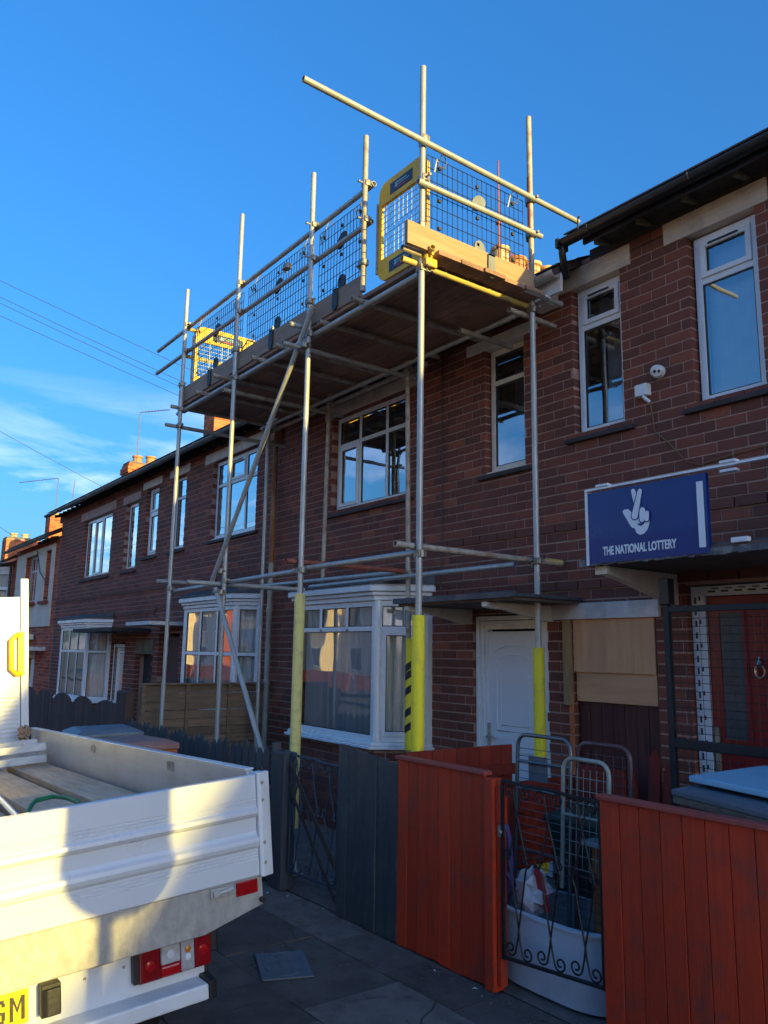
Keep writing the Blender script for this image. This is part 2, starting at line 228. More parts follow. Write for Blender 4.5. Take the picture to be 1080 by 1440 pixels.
# ------------------------------------------------------------------ mesh builder
class MB:
    def __init__(s, X=None): s.v = []; s.f = []; s.t = []; s.X = X; s.tone = None
    def add(s, vs, fs, tone=0.):
        o = len(s.v)
        s.v += [tuple(s.X @ Vector(p)) if s.X else tuple(p) for p in vs]; s.f += [tuple(i + o for i in q) for q in fs]; s.t += [tone] * len(vs)
        return s
    def box(s, x0, x1, y0, y1, z0, z1, tone=0.):
        return s.add([(x0, y0, z0), (x1, y0, z0), (x1, y1, z0), (x0, y1, z0), (x0, y0, z1), (x1, y0, z1), (x1, y1, z1), (x0, y1, z1)],
                     [(0, 3, 2, 1), (4, 5, 6, 7), (0, 1, 5, 4), (1, 2, 6, 5), (2, 3, 7, 6), (3, 0, 4, 7)], tone)
    def prism(s, pts, z0, z1, z1s=None):      # polygon in XY, anticlockwise
        n = len(pts); vs = [(x, y, z0) for x, y in pts] + [(x, y, (z1s[i] if z1s else z1)) for i, (x, y) in enumerate(pts)]
        return s.add(vs, [tuple(range(n))[::-1], tuple(range(n, 2 * n))] + [(i, (i + 1) % n, n + (i + 1) % n, n + i) for i in range(n)])
    def slab(s, pts, n0, d):                   # 3D polygon extruded by vector
        n = len(pts); d = Vector(d); P = [Vector(p) for p in pts]
        return s.add([tuple(p) for p in P] + [tuple(p + d) for p in P], [tuple(range(n)), tuple(range(n, 2 * n))[::-1]] + [(i, n + i, n + (i + 1) % n, (i + 1) % n) for i in range(n)])
    def tube(s, pts, r, n=8, closed=False, cap=True, r2=None):
        P = [Vector(p) for p in pts]; m = len(P); vs = []; prev = None
        for i, p in enumerate(P):
            if closed: d = (P[(i + 1) % m] - P[i - 1])
            else: d = (P[min(i + 1, m - 1)] - P[max(i - 1, 0)])
            d.normalize()
            if prev is None:
                a = Vector((0, 0, 1)) if abs(d.z) < .9 else Vector((1, 0, 0)); a = (a - d * a.dot(d)).normalized()
            else: a = (prev - d * prev.dot(d)).normalized()
            prev = a; b = d.cross(a); rr = r if r2 is None else r + (r2 - r) * i / (m - 1)
            vs += [tuple(p + a * rr * math.cos(2 * math.pi * k / n) + b * rr * math.sin(2 * math.pi * k / n)) for k in range(n)]
        fs = []; L = m if closed else m - 1
        for i in range(L):
            j = (i + 1) % m
            fs += [(i * n + k, i * n + (k + 1) % n, j * n + (k + 1) % n, j * n + k) for k in range(n)]
        if cap and not closed: fs += [tuple(range(n))[::-1], tuple((m - 1) * n + k for k in range(n))]
        return s.add(vs, fs)
    def pipe(s, a, b, r=.0242, n=14, wall=.004):   # hollow-ended scaffold tube
        a = Vector(a); b = Vector(b); d = (b - a).normalized(); s.tube([a, b], r, n, cap=False)
        for p, q in ((a, d), (b, -d)):
            u = Vector((0, 0, 1)) if abs(d.z) < .9 else Vector((1, 0, 0)); u = (u - d * u.dot(d)).normalized(); v = d.cross(u); vs = []
            for rr, off in ((r, 0), (r - wall, 0), (r - wall, .05)):
                vs += [tuple(p + q * off + u * rr * math.cos(2 * math.pi * k / n) + v * rr * math.sin(2 * math.pi * k / n)) for k in range(n)]
            fs = [(i * n + k, i * n + (k + 1) % n, (i + 1) * n + (k + 1) % n, (i + 1) * n + k) for i in (0, 1) for k in range(n)] + [tuple(2 * n + k for k in range(n))]
            s.add(vs, fs)
        return s
    def lathe(s, prof, c, n=16):
        vs = []; m = len(prof)
        for r, z in prof: vs += [(c[0] + r * math.cos(2 * math.pi * k / n), c[1] + r * math.sin(2 * math.pi * k / n), c[2] + z) for k in range(n)]
        fs = [(i * n + k, i * n + (k + 1) % n, (i + 1) * n + (k + 1) % n, (i + 1) * n + k) for i in range(m - 1) for k in range(n)]
        return s.add(vs, fs + [tuple(range(n))[::-1], tuple((m - 1) * n + k for k in range(n))])
    def mesh(s, name, mat, off=(0, 0, 0), smooth=False):
        me = bpy.data.meshes.new(name); ox, oy, oz = off
        me.from_pydata([(x - ox, y - oy, z - oz) for x, y, z in s.v], [], s.f)
        if any(s.t):
            a = me.attributes.new('tone', 'FLOAT', 'POINT'); a.data.foreach_set('value', s.t)
        me.materials.append(MATS[mat] if isinstance(mat, str) else mat)
        if smooth:
            me.polygons.foreach_set('use_smooth', [True] * len(me.polygons)); me.set_sharp_from_angle(angle=R(smooth if smooth is not True else 40))
        return me
    def build(s, name, mat, parent=None, bevel=0, smooth=False, label=None, kind=None, local=False):
        off = (0, 0, 0) if (parent is None or local) else woff(parent)
        o = bpy.data.objects.new(name, s.mesh(name, mat, off, smooth)); COL.objects.link(o)
        if parent: o.parent = parent
        if bevel:
            b = o.modifiers.new('bevel', 'BEVEL'); b.width = bevel; b.segments = 2; b.limit_method = 'ANGLE'; b.angle_limit = R(40)
        if label: o['label'] = label
        if kind: o['kind'] = kind
        return o
def woff(o):
    t = Vector((0, 0, 0))
    while o: t += Vector(o.location); o = o.parent
    return tuple(t)
def thing(name, label, cat, loc=(0, 0, 0), group=None):
    o = bpy.data.objects.new(name, None); COL.objects.link(o); o.location = loc; o.empty_display_size = .2
    o['label'] = label; o['category'] = cat
    if group: o['group'] = group
    return o
def tag(o, label, cat, group=None):
    o['label'] = label; o['category'] = cat
    if group: o['group'] = group
    return o
def struct(o): o['kind'] = 'structure'; return o

def mesh_text(txt, size, bold=0.0, ext=.001):
    c = bpy.data.curves.new('t', 'FONT'); c.body = txt; c.size = size; c.extrude = ext; c.offset = bold; c.align_x = 'CENTER'; c.resolution_u = 3
    o = bpy.data.objects.new('t', c); COL.objects.link(o); dg = bpy.context.evaluated_depsgraph_get()
    me = bpy.data.meshes.new_from_object(o.evaluated_get(dg)); bpy.data.objects.remove(o); return me
def text_part(name, txt, size, mat, parent, Mx, bold=0.0, sx=1.0):
    me = mesh_text(txt, size, bold); me.transform(Matrix.Diagonal((sx, 1, 1, 1))); me.transform(Mx); ox = woff(parent)
    me.transform(Matrix.Translation(-Vector(ox))); me.materials.clear(); me.materials.append(MATS[mat])
    o = bpy.data.objects.new(name, me); COL.objects.link(o); o.parent = parent; return o

# ------------------------------------------------------------------ ground
def gz(x): return .012 * (x + 4) if x < -4 else 0.0
def sheet(name, mat, xs, ys, dz, jitter=0):
    b = MB(); nx, ny = len(xs), len(ys)
    vs = [(x, y, (gz(x) if x > -60 else gz(-60)) + dz) for y in ys for x in xs]
    fs = [(j * nx + i, j * nx + i + 1, (j + 1) * nx + i + 1, (j + 1) * nx + i) for j in range(ny - 1) for i in range(nx - 1)]
    return struct(b.add(vs, fs).build(name, mat))
xs = [-600, -150, -60, -40, -30, -20, -12, -9, -4, 0, 10, 30, 150, 600]
sheet('ground', 'soil', xs, [-600, -100, -20, 3.3, 5, 12, 100, 600], -.16)
sheet('road', 'asphalt', xs, [-9.5, -3, 0.95], -.115)
pv = sheet('pavement', 'asphalt', xs, [1.08, 2, 3.36], -.012)
sheet('garden_path', 'concrete', [-40, -20, -9, -4, 0, 8], [3.36, 5.3], -.006)
op = sheet('opposite_pavement', 'asphalt', xs, [-11.6, -10.5, -9.5], 0)
kb = MB()
x = -40.
while x < 12: kb.box(x, x + .905, .95, 1.078, -.2, gz(x + .45) + .002); x += .915
struct(kb.build('kerb', 'kerb', bevel=.01))
# paving flags near the fences, each its own piece
yy = 1.10; row = 0
while yy < 3.3:
    d = .62 if row != 3 else .44
    x = -8.6 + (.45 if row % 2 else 0)
    while x < .4:
        L = rnd.choice([.9, .9, .6]); h = rnd.uniform(-.0035, .0035); t = [rnd.uniform(-.003, .003) for _ in range(4)]
        y1 = min(yy + d, 3.34)
        b = MB(); g = .0035
        vs = [(x + g, yy + g, gz(x) - .02), (x + L - g, yy + g, gz(x) - .02), (x + L - g, y1 - g, gz(x) - .02), (x + g, y1 - g, gz(x) - .02)]
        tp = [(v[0], v[1], gz(v[0]) + h + t[i]) for i, v in enumerate(vs)]
        b.add(vs + tp, [(0, 3, 2, 1), (4, 5, 6, 7), (0, 1, 5, 4), (1, 2, 6, 5), (2, 3, 7, 6), (3, 0, 4, 7)])
        b.build('paving_slab', rnd.choice(['flag', 'flag', 'flag', 'flag_pale']), pv)
        x += L
    yy += d; row += 1
# service cover
mc = thing('service_cover', 'small slate blue rectangular service cover set in the pavement', 'cover', (-4.55, 2.62, 0))
X = Matrix.Translation((-4.365, 2.55, .001)) @ Matrix.Rotation(R(-22), 4, 'Z')
MB(X).box(-.20, .20, -.145, .145, -.005, .004).build('plate', 'cover_slate', mc, bevel=.002)
b = MB(X); b.tube([(.17 * math.cos(a), .115 * math.sin(a), .005) for a in [i * math.pi / 12 for i in range(24)]], .003, 4, closed=True)
for i in range(-5, 6):
    for j in (-1, 0, 1): b.box(i * .026 - .008, i * .026 + .008, j * .05 - .014, j * .05 + .014, .004, .0065)
b.build('tread_pattern', 'cover_slate', mc, kind='stuff')
# litter along the fence foot
for nm, mt, cnt, smax in (('leaf_litter', 'leaf_litter', 420, .018), ('grit', 'kerb', 900, .007), ('paper_scraps', 'sticker_white', 14, .022)):
    b = MB()
    for i in range(cnt):
        x = rnd.uniform(-6.2, -1.5); y = 3.27 - abs(rnd.gauss(0, .045)) if rnd.random() < .6 else rnd.uniform(1.2, 3.2)
        if -5.8 < x < -4.9 and rnd.random() < .85: y = rnd.uniform(2.9, 3.32)
        q = rnd.uniform(.003, smax); a = rnd.uniform(0, 6.3); c, d = math.cos(a) * q, math.sin(a) * q; z = gz(x) + .006
        b.add([(x - c, y - d, z), (x + d * .5, y - c * .5, z + q * .4), (x + c, y + d, z + q * .15), (x - d * .6, y + c * .6, z + q * .4)], [(0, 1, 2, 3)])
    b.build(nm, mt, kind='stuff')
# wandering cracks in the paving and a tarmac patch
b = MB()
for (x, y, a, n_) in ((-5.4, 2.2, .3, 26), (-4.1, 1.9, 1.0, 22), (-3.4, 2.7, -.5, 18), (-4.9, 2.9, -.1, 16), (-2.9, 2.2, 2.4, 20)):
    P = [(x, y)]
    for k in range(n_): a += rnd.uniform(-.45, .45); x += .05 * math.cos(a); y += .05 * math.sin(a); P.append((x, min(y, 3.25)))
    for (p, q) in zip(P[:-1], P[1:]):
        w_ = rnd.uniform(.0015, .004); z0_, z1_ = gz(p[0]) + .005, gz(q[0]) + .005
        b.add([(p[0] - w_, p[1] - w_, z0_), (p[0] + w_, p[1] + w_, z0_), (q[0] + w_, q[1] + w_, z1_), (q[0] - w_, q[1] - w_, z1_)], [(0, 1, 2, 3)])
b.build('paving_cracks', 'soil', pv, kind='stuff')

# ------------------------------------------------------------------ brickwork
CH, BL, JT = .083, .232, .0125
def proj_size(x, y, z):
    v = Vector((x, y, z - CAMZ)); zc = v.dot(f2)
    if zc < .5: return 0
    px = 540 + 1123.5 * v.dot(r3) / zc; py = 720 - 1123.5 * v.dot(u3) / zc
    if px < -30 or px > 1110 or py < -30 or py > 1470: return 0
    return 1 / zc
variants = {}
def variant(mat, k):
    if (mat, k) not in variants:
        q = random.Random(k * 31 + 5); j = lambda: q.uniform(-.0012, .0012); l = BL - JT; h = CH - JT; yf = q.uniform(-.0015, .002)
        b = MB(); vs = [(0 + j(), yf, 0 + j()), (l + j(), yf + j(), 0 + j()), (l + j(), yf, h + j()), (0 + j(), yf + j(), h + j())]
        vs += [(v[0], .10, v[2]) for v in vs]
        b.add(vs, [(0, 1, 2, 3), (1, 0, 4, 5), (2, 1, 5, 6), (3, 2, 6, 7), (0, 3, 7, 4)], q.uniform(.02, .98))
        variants[(mat, k)] = b.mesh('brick', mat)
    return variants[(mat, k)]
def brickwork(wall, x0, x1, z0, z1, Y, openings, n_single, mat='brick_brown', dark_rows=(), soldier=(), rowphase=0, zbase=0.0, jl=True, jr=True):
    root = Vector(woff(wall)); st = MB(); cand = []
    r_ = int((z0 - zbase) // CH)
    while zbase + r_ * CH < z1 - .02:
        za = zbase + r_ * CH; zc = za + CH / 2
        segs = [(x0, x1)]
        for (a, b, c, d) in openings:
            if c < zc < d:
                ns = []
                for (p, q) in segs:
                    if b <= p or a >= q: ns.append((p, q)); continue
                    if a > p: ns.append((p, a))
                    if b < q: ns.append((b, q))
                segs = ns
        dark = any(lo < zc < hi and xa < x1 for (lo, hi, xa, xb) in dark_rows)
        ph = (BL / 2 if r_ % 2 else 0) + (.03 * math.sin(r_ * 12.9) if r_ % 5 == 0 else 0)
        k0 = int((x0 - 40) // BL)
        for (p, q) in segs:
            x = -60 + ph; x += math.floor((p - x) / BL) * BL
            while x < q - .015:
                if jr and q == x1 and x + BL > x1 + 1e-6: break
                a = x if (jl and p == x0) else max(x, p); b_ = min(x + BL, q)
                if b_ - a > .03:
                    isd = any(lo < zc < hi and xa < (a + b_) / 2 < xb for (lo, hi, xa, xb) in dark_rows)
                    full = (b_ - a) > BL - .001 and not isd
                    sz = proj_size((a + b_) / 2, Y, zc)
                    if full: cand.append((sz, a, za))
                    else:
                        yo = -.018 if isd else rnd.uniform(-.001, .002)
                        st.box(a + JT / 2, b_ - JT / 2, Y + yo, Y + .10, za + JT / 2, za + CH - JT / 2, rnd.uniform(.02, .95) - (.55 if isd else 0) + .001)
                x += BL
        r_ += 1
    cand.sort(key=lambda c: -c[0]); nv = 14
    for i, (sz, a, za) in enumerate(cand):
        k = rnd.randrange(nv)
        if i < n_single and sz > 0:
            o = bpy.data.objects.new('brick', variant(mat, k)); COL.objects.link(o); o.parent = wall
            o.location = Vector((a + JT / 2, Y, za + JT / 2)) - root
        else:
            q = rnd.uniform(-.001, .002)
            st.box(a + JT / 2, a + BL - JT / 2, Y + q, Y + .10, za + JT / 2, za + CH - JT / 2, rnd.uniform(.02, .98))
    st.build('bricks', mat, wall, kind='stuff')

def wall_cells(x0, x1, z0, z1, ya, yb, openings):
    g = .007; xsn = sorted({x0, x1, *[v for o in openings for v in (o[0] - g, o[1] + g) if x0 < v < x1]}); zsn = sorted({z0, z1, *[v for o in openings for v in (o[2] - g, o[3] + g) if z0 < v < z1]})
    hole = lambda xc, zc: any(o[0] - g < xc < o[1] + g and o[2] - g < zc < o[3] + g for o in openings)
    b = MB(); nx, nz = len(xsn) - 1, len(zsn) - 1
    S = [[not hole((xsn[i] + xsn[i + 1]) / 2, (zsn[j] + zsn[j + 1]) / 2) for j in range(nz)] for i in range(nx)]
    s = lambda i, j: 0 <= i < nx and 0 <= j < nz and S[i][j]
    for i in range(nx):
        for j in range(nz):
            if not S[i][j]: continue
            a, c, e, h = xsn[i], xsn[i + 1], zsn[j], zsn[j + 1]
            b.add([(a, ya, e), (c, ya, e), (c, ya, h), (a, ya, h)], [(0, 1, 2, 3)]); b.add([(a, yb, e), (c, yb, e), (c, yb, h), (a, yb, h)], [(3, 2, 1, 0)])
            if not s(i - 1, j): b.add([(a, ya, e), (a, yb, e), (a, yb, h), (a, ya, h)], [(3, 2, 1, 0)])
            if not s(i + 1, j): b.add([(c, ya, e), (c, yb, e), (c, yb, h), (c, ya, h)], [(0, 1, 2, 3)])
            if not s(i, j - 1): b.add([(a, ya, e), (c, ya, e), (c, yb, e), (a, yb, e)], [(3, 2, 1, 0)])
            if not s(i, j + 1): b.add([(a, ya, h), (c, ya, h), (c, yb, h), (a, yb, h)], [(0, 1, 2, 3)])
    return b

# ------------------------------------------------------------------ windows
def frame_M(o, u):
    u = Vector(u).normalized(); n = u.cross(Vector((0, 0, 1)))      # n points outwards
    return Matrix(((u.x, -n.x, 0, o[0]), (u.y, -n.y, 0, o[1]), (u.z, -n.z, 1, o[2]), (0, 0, 0, 1)))   # local: x along, y inwards, z up
def window(house, o, u, W, H, cols, tz, mat='upvc', sash=(), glass='glass', curtain=None, sill=True, fr=.055, name='window', top_sash=(), sillmat=None, label=None, one_below=False):
    """cols: list of fractional widths; tz: transom height above the foot (or None)"""
    X = frame_M(o, u); b = MB(X); d = .06
    xsn = [0]; tot = sum(cols)
    for c in cols: xsn.append(xsn[-1] + W * c / tot)
    b.box(0, fr, 0, d, 0, H); b.box(W - fr, W, 0, d, 0, H); b.box(fr, W - fr, .001, d, 0, fr); b.box(fr, W - fr, .001, d, H - fr, H)
    m = .024
    for x_ in xsn[1:-1]: b.box(x_ - m, x_ + m, .002, d, (tz if one_below else fr), H - fr)
    if tz:
        for i in range(len(cols)):
            a = xsn[i] + (fr if i == 0 else m); c = xsn[i + 1] - (fr if i == len(cols) - 1 else m); b.box(a, c, .003, d, tz - m, tz + m)
    win = b.build(name, mat, house, bevel=.004, label=label)
    cells = [(fr, W - fr, fr, tz - m, False)] if one_below else []
    for i in range(len(cols)):
        a = xsn[i] + (fr if i == 0 else m); c = xsn[i + 1] - (fr if i == len(cols) - 1 else m)
        if tz: cells += ([] if one_below else [(a, c, fr, tz - m, i in sash)]) + [(a, c, tz + m, H - fr, i in top_sash)]
        else: cells.append((a, c, fr, H - fr, i in sash))
    for (a, c, e, h, sh) in cells:
        if sh:
            s = MB(X); q = .042; s.box(a, a + q, -.014, .03, e, h); s.box(c - q, c, -.014, .03, e, h); s.box(a + q, c - q, -.013, .03, e, e + q); s.box(a + q, c - q, -.013, .03, h - q, h)
            s.build('sash', mat, win, bevel=.004); a += q; c -= q; e += q; h -= q
            if h - e < .35: v = MB(X); v.box(a + .03, c - .05, -.022, -.013, h + .012, h + .026); v.build('trickle_vent', 'black_plastic', win)
        g = MB(X); g.add([(a - .003, .018, e - .003), (c + .003, .018, e - .003), (c + .003, .018, h + .003), (a - .003, .018, h + .003)], [(0, 1, 2, 3)]); g.build('pane', glass, win)
        k = MB(X); t = .008
        for q in ((a, a + t, e, h), (c - t, c, e, h), (a + t, c - t, e, e + t), (a + t, c - t, h - t, h)): k.box(q[0], q[1], .008, .017, q[2], q[3])
        k.build('gasket', 'black_plastic', win)
    if sill:
        MB(X).box(-.03, W + .03, -.05, .03, -.035, -.001).build('sill', mat, win, bevel=.004)
        if sillmat: MB(X).box(-.10, W + .10, -.11, .0, -.075, -.037).build('tile_sill', sillmat, win, bevel=.004)
    if curtain:
        kind, x0, x1, z0, z1 = curtain[:5]; depth = curtain[5] if len(curtain) > 5 else .14
        c = MB(X); n = int((x1 - x0) / .012) + 2; q = random.Random(int(abs(o[0]) * 100)); ph = [q.uniform(0, 6) for _ in range(3)]
        pts = []
        for i in range(n):
            x = x0 + (x1 - x0) * i / (n - 1)
            amp = .003 if kind == 'blind' else .02
            y = depth + amp * (math.sin(x * 70 + ph[0]) + .6 * math.sin(x * 33 + ph[1]) + .4 * math.sin(x * 121 + ph[2]))
            if kind == 'blind': y = depth + .02 * ((x / .089) % 1)
            pts.append((x, y))
        c.add([(x, y, z0) for x, y in pts] + [(x, y + (.01 if kind != 'blind' else 0), z1) for x, y in pts], [(i, i + 1, n + i + 1, n + i) for i in range(n - 1)])
        c.build('curtain' if kind != 'blind' else 'blind', {'net': 'net_curtain', 'grey': 'curtain_grey', 'orange': 'reflection_orange', 'blind': 'blind'}[kind], win, smooth=60)
    return win

def bay(house, xl, xr, dep, spl, z0, z1, cols, tz, Y=5.2, curtain=True, fmat='upvc', facet_sash=True, roofmat='lead', sp2=None, fcols=(1,), one_below=False):
    """splayed bay: front xl..xr at Y-dep, side facets reaching the wall spl further out"""
    yf = Y - dep; H = z1 - z0; L = math.hypot(spl, dep)
    P = lambda e, back=.12: [(xl - spl - e, Y + back), (xl - spl - e, Y - e * .3), (xl - e * .4, yf - e), (xr + e * .4, yf - e), (xr + spl + e, Y - e * .3), (xr + spl + e, Y + back)]
    t = .012
    window(house, (xl + t, yf, z0), (1, 0, 0), xr - xl - 2 * t, H, cols, tz, glass='glass_bay', name='bay_window', sill=False,
           curtain=('net', .05, xr - xl - .05, .05, H - .05, .11) if curtain else None, mat=fmat, one_below=one_below)
    window(house, (xr + t * .7, yf + t * .7, z0), (spl, dep, 0), L - t, H, list(fcols), tz, glass='glass_bay', name='bay_window', sill=False, sash=(0,) if facet_sash else (),
           curtain=('net', .05, L - .05, .05, H - .05, .11) if curtain else None, mat=fmat)
    window(house, (xl - spl, Y - t, z0), (spl, -dep, 0), L - t, H, [1], tz, glass='glass_bay', name='bay_window', sill=False, mat=fmat)
    b = MB()
    for (cx, cyy) in ((xl, yf), (xr, yf)): MB().lathe([(.042, 0), (.042, H)], (cx, cyy + .025, z0), 8).build('corner_post', fmat, house, bevel=.004)
    for xa in (xr + spl - .02, xl - spl - .05): MB().box(xa, xa + .07, Y - .06, Y + .05, z0, z1).build('corner_post', fmat, house, bevel=.004)
    b = MB(); b.prism(P(.055), z0 - .035, z0 - .001); b.prism(P(.09), z0 - .065, z0 - .036); b.build('bay_sill', fmat, house, bevel=.006)
    b = MB(); b.prism(P(.03), z1 + .001, z1 + .05); b.prism(P(.06), z1 + .051, z1 + .09); b.prism(P(.10), z1 + .091, z1 + .15); b.prism(P(.085), z1 + .151, z1 + .165); b.build('bay_cornice', fmat, house, bevel=.008)
    b = MB(); p = P(.11, .02); b.prism(p, z1 + .166, 0, [z1 + .30, z1 + .30, z1 + .18, z1 + .18, z1 + .30, z1 + .30]); b.build('bay_roof', roofmat, house)
    # brick base
    b = MB(); b.prism(P(-.012), -.2, z0 - .066); w_ = b.build('bay_base', 'mortar', house)
    st = MB(); r_ = 0
    while (r_ + 1) * CH < z0 - .05:
        za = r_ * CH; ph = BL / 2 if r_ % 2 else 0
        for (ox, oy, ux, uy, LL) in ((xl, yf, 1, 0, xr - xl), (xr, yf, spl / L, dep / L, L), (xl - spl, Y, spl / L, -dep / L, L)):
            X = frame_M((ox, oy, 0), (ux, uy, 0)); st.X = X; x = -ph
            while x < LL - .02:
                a, c = max(0, x), min(LL, x + BL)
                if c - a > .04: st.box(a + JT / 2, c - JT / 2, rnd.uniform(-.001, .002), .05, za + JT / 2, za + CH - JT / 2, rnd.uniform(.02, .98))
                x += BL
        r_ += 1
    st.X = None; st.build('bricks', 'brick_brown', w_, kind='stuff')

def roof(house, x0, x1, ez, ey=4.9, ry=8.9, rise=.5, mat='roof_tile', gut='gutter_grey', rafters='eave_timber', rsp=.42, fascia=None, gr=.055, body=None):
    body = body or x1
    rz = ez + .09 + (ry - ey) * rise; t = .06
    b = MB(); b.slab([(x0, ey, ez + .05), (x1, ey, ez + .05), (x1, ry, rz), (x0, ry, rz)], 0, (0, 0, t)); b.slab([(x0, ry, rz), (x1, ry, rz), (x1, 2 * ry - ey, ez + .05), (x0, 2 * ry - ey, ez + .05)], 0, (0, 0, t)); rf = b.build('roof', mat, house)
    b = MB(); n = 0; y = ey
    while y < ry - .1:
        z = ez + .05 + t + (y - ey) / (ry - ey) * (rz - ez - .05); b.slab([(x0, y - .02, z + .002), (x1, y - .02, z + .002), (x1, y + .28, z + .145), (x0, y + .28, z + .145)], 0, (0, 0, .014)); y += .27
    b.build('tiles', mat, rf, kind='stuff')
    # end gables close the roof space
    b = MB()
    for x in (x0 + .02, body - .14): b.slab([(x, 5.3, ez - .6), (x, 2 * ry - 5.3, ez - .6), (x, 2 * ry - 5.3, ez + .05), (x, ry, rz - .05), (x, 5.3, ez + .1)], 0, (.12, 0, 0))
    b.build('gable', 'mortar_dark', house)
    # half-round gutter
    b = MB(); n = 10; yc = ey - .035; zc = ez + .05; vs = []
    for xx in (x0 + .003, x1 - .003):
        for rr in (gr, gr - .006): vs += [(xx, yc + rr * math.cos(math.pi + math.pi * k / n), zc + rr * math.sin(math.pi + math.pi * k / n)) for k in range(n + 1)]
    m = n + 1
    fs = [(k, k + 1, 2 * m + k + 1, 2 * m + k) for k in range(n)] + [(m + k, m + k + 1, 3 * m + k + 1, 3 * m + k) for k in range(n)]
    fs += [(k, k + 1, m + k + 1, m + k) for k in range(n)] + [(2 * m + k, 2 * m + k + 1, 3 * m + k + 1, 3 * m + k) for k in range(n)]
    fs += [(0, m, 3 * m, 2 * m), (n, m + n, 3 * m + n, 2 * m + n)]
    g = b.add(vs, fs).build('gutter', gut, house, smooth=True)
    x = x0 + .3
    while x < x1:
        b = MB(); b.tube([(x, yc + (gr + .006) * math.cos(math.pi + math.pi * k / 8), zc + (gr + .006) * math.sin(math.pi + math.pi * k / 8)) for k in range(9)], .006, 5); b.build('gutter_bracket', gut, g); x += .9
    if fascia: MB().box(x0, x1, ey + .025, ey + .05, ez - .11, ez + .06).build('fascia', fascia, house, bevel=.003)
    x = x0 + .2
    while x < x1 - .1:
        if x > -22: MB().slab([(x, ey + .12, ez - .01), (x, 5.195, ez + .03), (x, 5.195, ez + .10), (x, ey + .12, ez + .06)], 0, (.045, 0, 0)).build('rafter_foot', rafters, rf)
        x += rsp
    b = MB(); b.box(x0 + .01, body - .01, 5.202, 5.6, ez - .1, ez + .08); b.build('wall_plate', 'eave_timber', house)
    return rf

def lintel(house, x0, x1, z0, z1, mat, Y=5.2, proud=.014):
    MB().box(x0, x1, Y - proud, Y + .12, z0, z1).build('lintel', mat, house, bevel=.006)

def chimney(house, x0, x1, y0, y1, z0, z1, pots, mat='brick_orange', corb=True):
    core = MB().box(x0 + .008, x1 - .008, y0 + .008, y1 - .008, z0, z1 - .01).build('chimney', 'mortar', house)
    st = MB(); r_ = 0
    while z0 + (r_ + 1) * CH <= z1 + .001:
        za = z0 + r_ * CH; ph = BL / 2 if r_ % 2 else 0; top = z1 - za
        e = .03 if corb and .12 < top < .30 else 0
        for (ox, oy, ux, uy, LL) in ((x0 - e, y0 - e, 1, 0, x1 - x0 + 2 * e), (x1 + e, y0 - e, 0, 1, y1 - y0 + 2 * e), (x0 - e, y1 + e, 0, -1, y1 - y0 + 2 * e)):
            st.X = frame_M((ox, oy, 0), (ux, uy, 0)); x = -ph
            while x < LL - .02:
                a, c = max(0, x), min(LL, x + BL)
                if c - a > .03: st.box(a + JT / 2, c - JT / 2 + (.004 if c >= LL - .001 else 0), 0, .05, za + JT / 2, za + CH - JT / 2, rnd.uniform(.02, .98))
                x += BL
        r_ += 1
    st.X = None; st.build('bricks', mat, core, kind='stuff')
    MB().prism([(x0 + .02, y0 + .02), (x1 - .02, y0 + .02), (x1 - .02, y1 - .02), (x0 + .02, y1 - .02)], z1 - .01, z1 + .05).build('flaunching', 'concrete', core)
    for (px, py, r, h, m) in pots:
        MB().lathe([(r * .95, 0), (r, .03), (r * .86, .05), (r * .80, h - .05), (r * .98, h - .04), (r * .98, h), (r * .72, h), (r * .68, h - .12)], (px, py, z1 + .02), 14).build('chimney_pot', m, core, smooth=True)
    return core

def downpipe(house, x, y, z0, z1, mat, r=.036, name='downpipe'):
    b = MB().tube([(x, y, z0), (x, y, z1)], r, 12); z = z0 + .3
    while z < z1: b.lathe([(r + .009, 0), (r + .009, .06)], (x, y, z), 12); z += .95
    return b.build(name, mat, house, smooth=True)

def shell(house, x0, x1, ez):
    """floors, party walls and back so that rooms are rooms"""
    b = MB(); b.box(x0 + .02, x0 + .1, 5.47, 9.5, -.2, ez); b.box(x1 - .1, x1 - .02, 5.47, 9.5, -.2, ez); b.box(x0 + .1, x1 - .1, 8.6, 8.7, -.2, ez)
    b.box(x0 + .1, x1 - .1, 5.47, 8.6, 2.62, 2.75); b.box(x0 + .1, x1 - .1, 5.47, 8.6, ez - .05, ez); b.box(x0 + .1, x1 - .1, 5.47, 8.6, -.1, 0)
    b.build('rooms', 'interior', house)

GRP = 'terraced houses along the street'
# ---- house A : nearest, with shop sign
A0, A1, AE = -4.5, 4.5, 5.16
hA = thing('terraced_house', 'nearest brown brick terraced house with black gutter, red door and boarded passage', 'house', (-2, 5.2, 0), GRP)
opA = [(-4.32, -3.82, 3.62, 4.95), (-3.19, -2.66, 3.62, 4.96), (-1.2, .2, 3.62, 4.96), (-4.40, -3.62, -.2, 2.09), (-3.34, -2.32, -.2, 2.30), (-1.4, .5, .9, 2.3)]
wA = wall_cells(A0, A1, -.2, AE + .02, 5.2055, 5.45, opA).build('wall', 'mortar', hA)
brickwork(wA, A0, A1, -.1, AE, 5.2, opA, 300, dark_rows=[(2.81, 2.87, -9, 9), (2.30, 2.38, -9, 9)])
window(hA, (-4.31, 5.27, 3.64), (1, 0, 0), .49, 1.30, [1], .95, top_sash=(0,), sillmat='sill_dark', curtain=('net', .04, .20, .05, 1.25, .35))
window(hA, (-3.18, 5.27, 3.64), (1, 0, 0), .51, 1.31, [1], .95, top_sash=(0,), sillmat='sill_dark', curtain=('blind', .04, .47, .05, 1.25, .10))
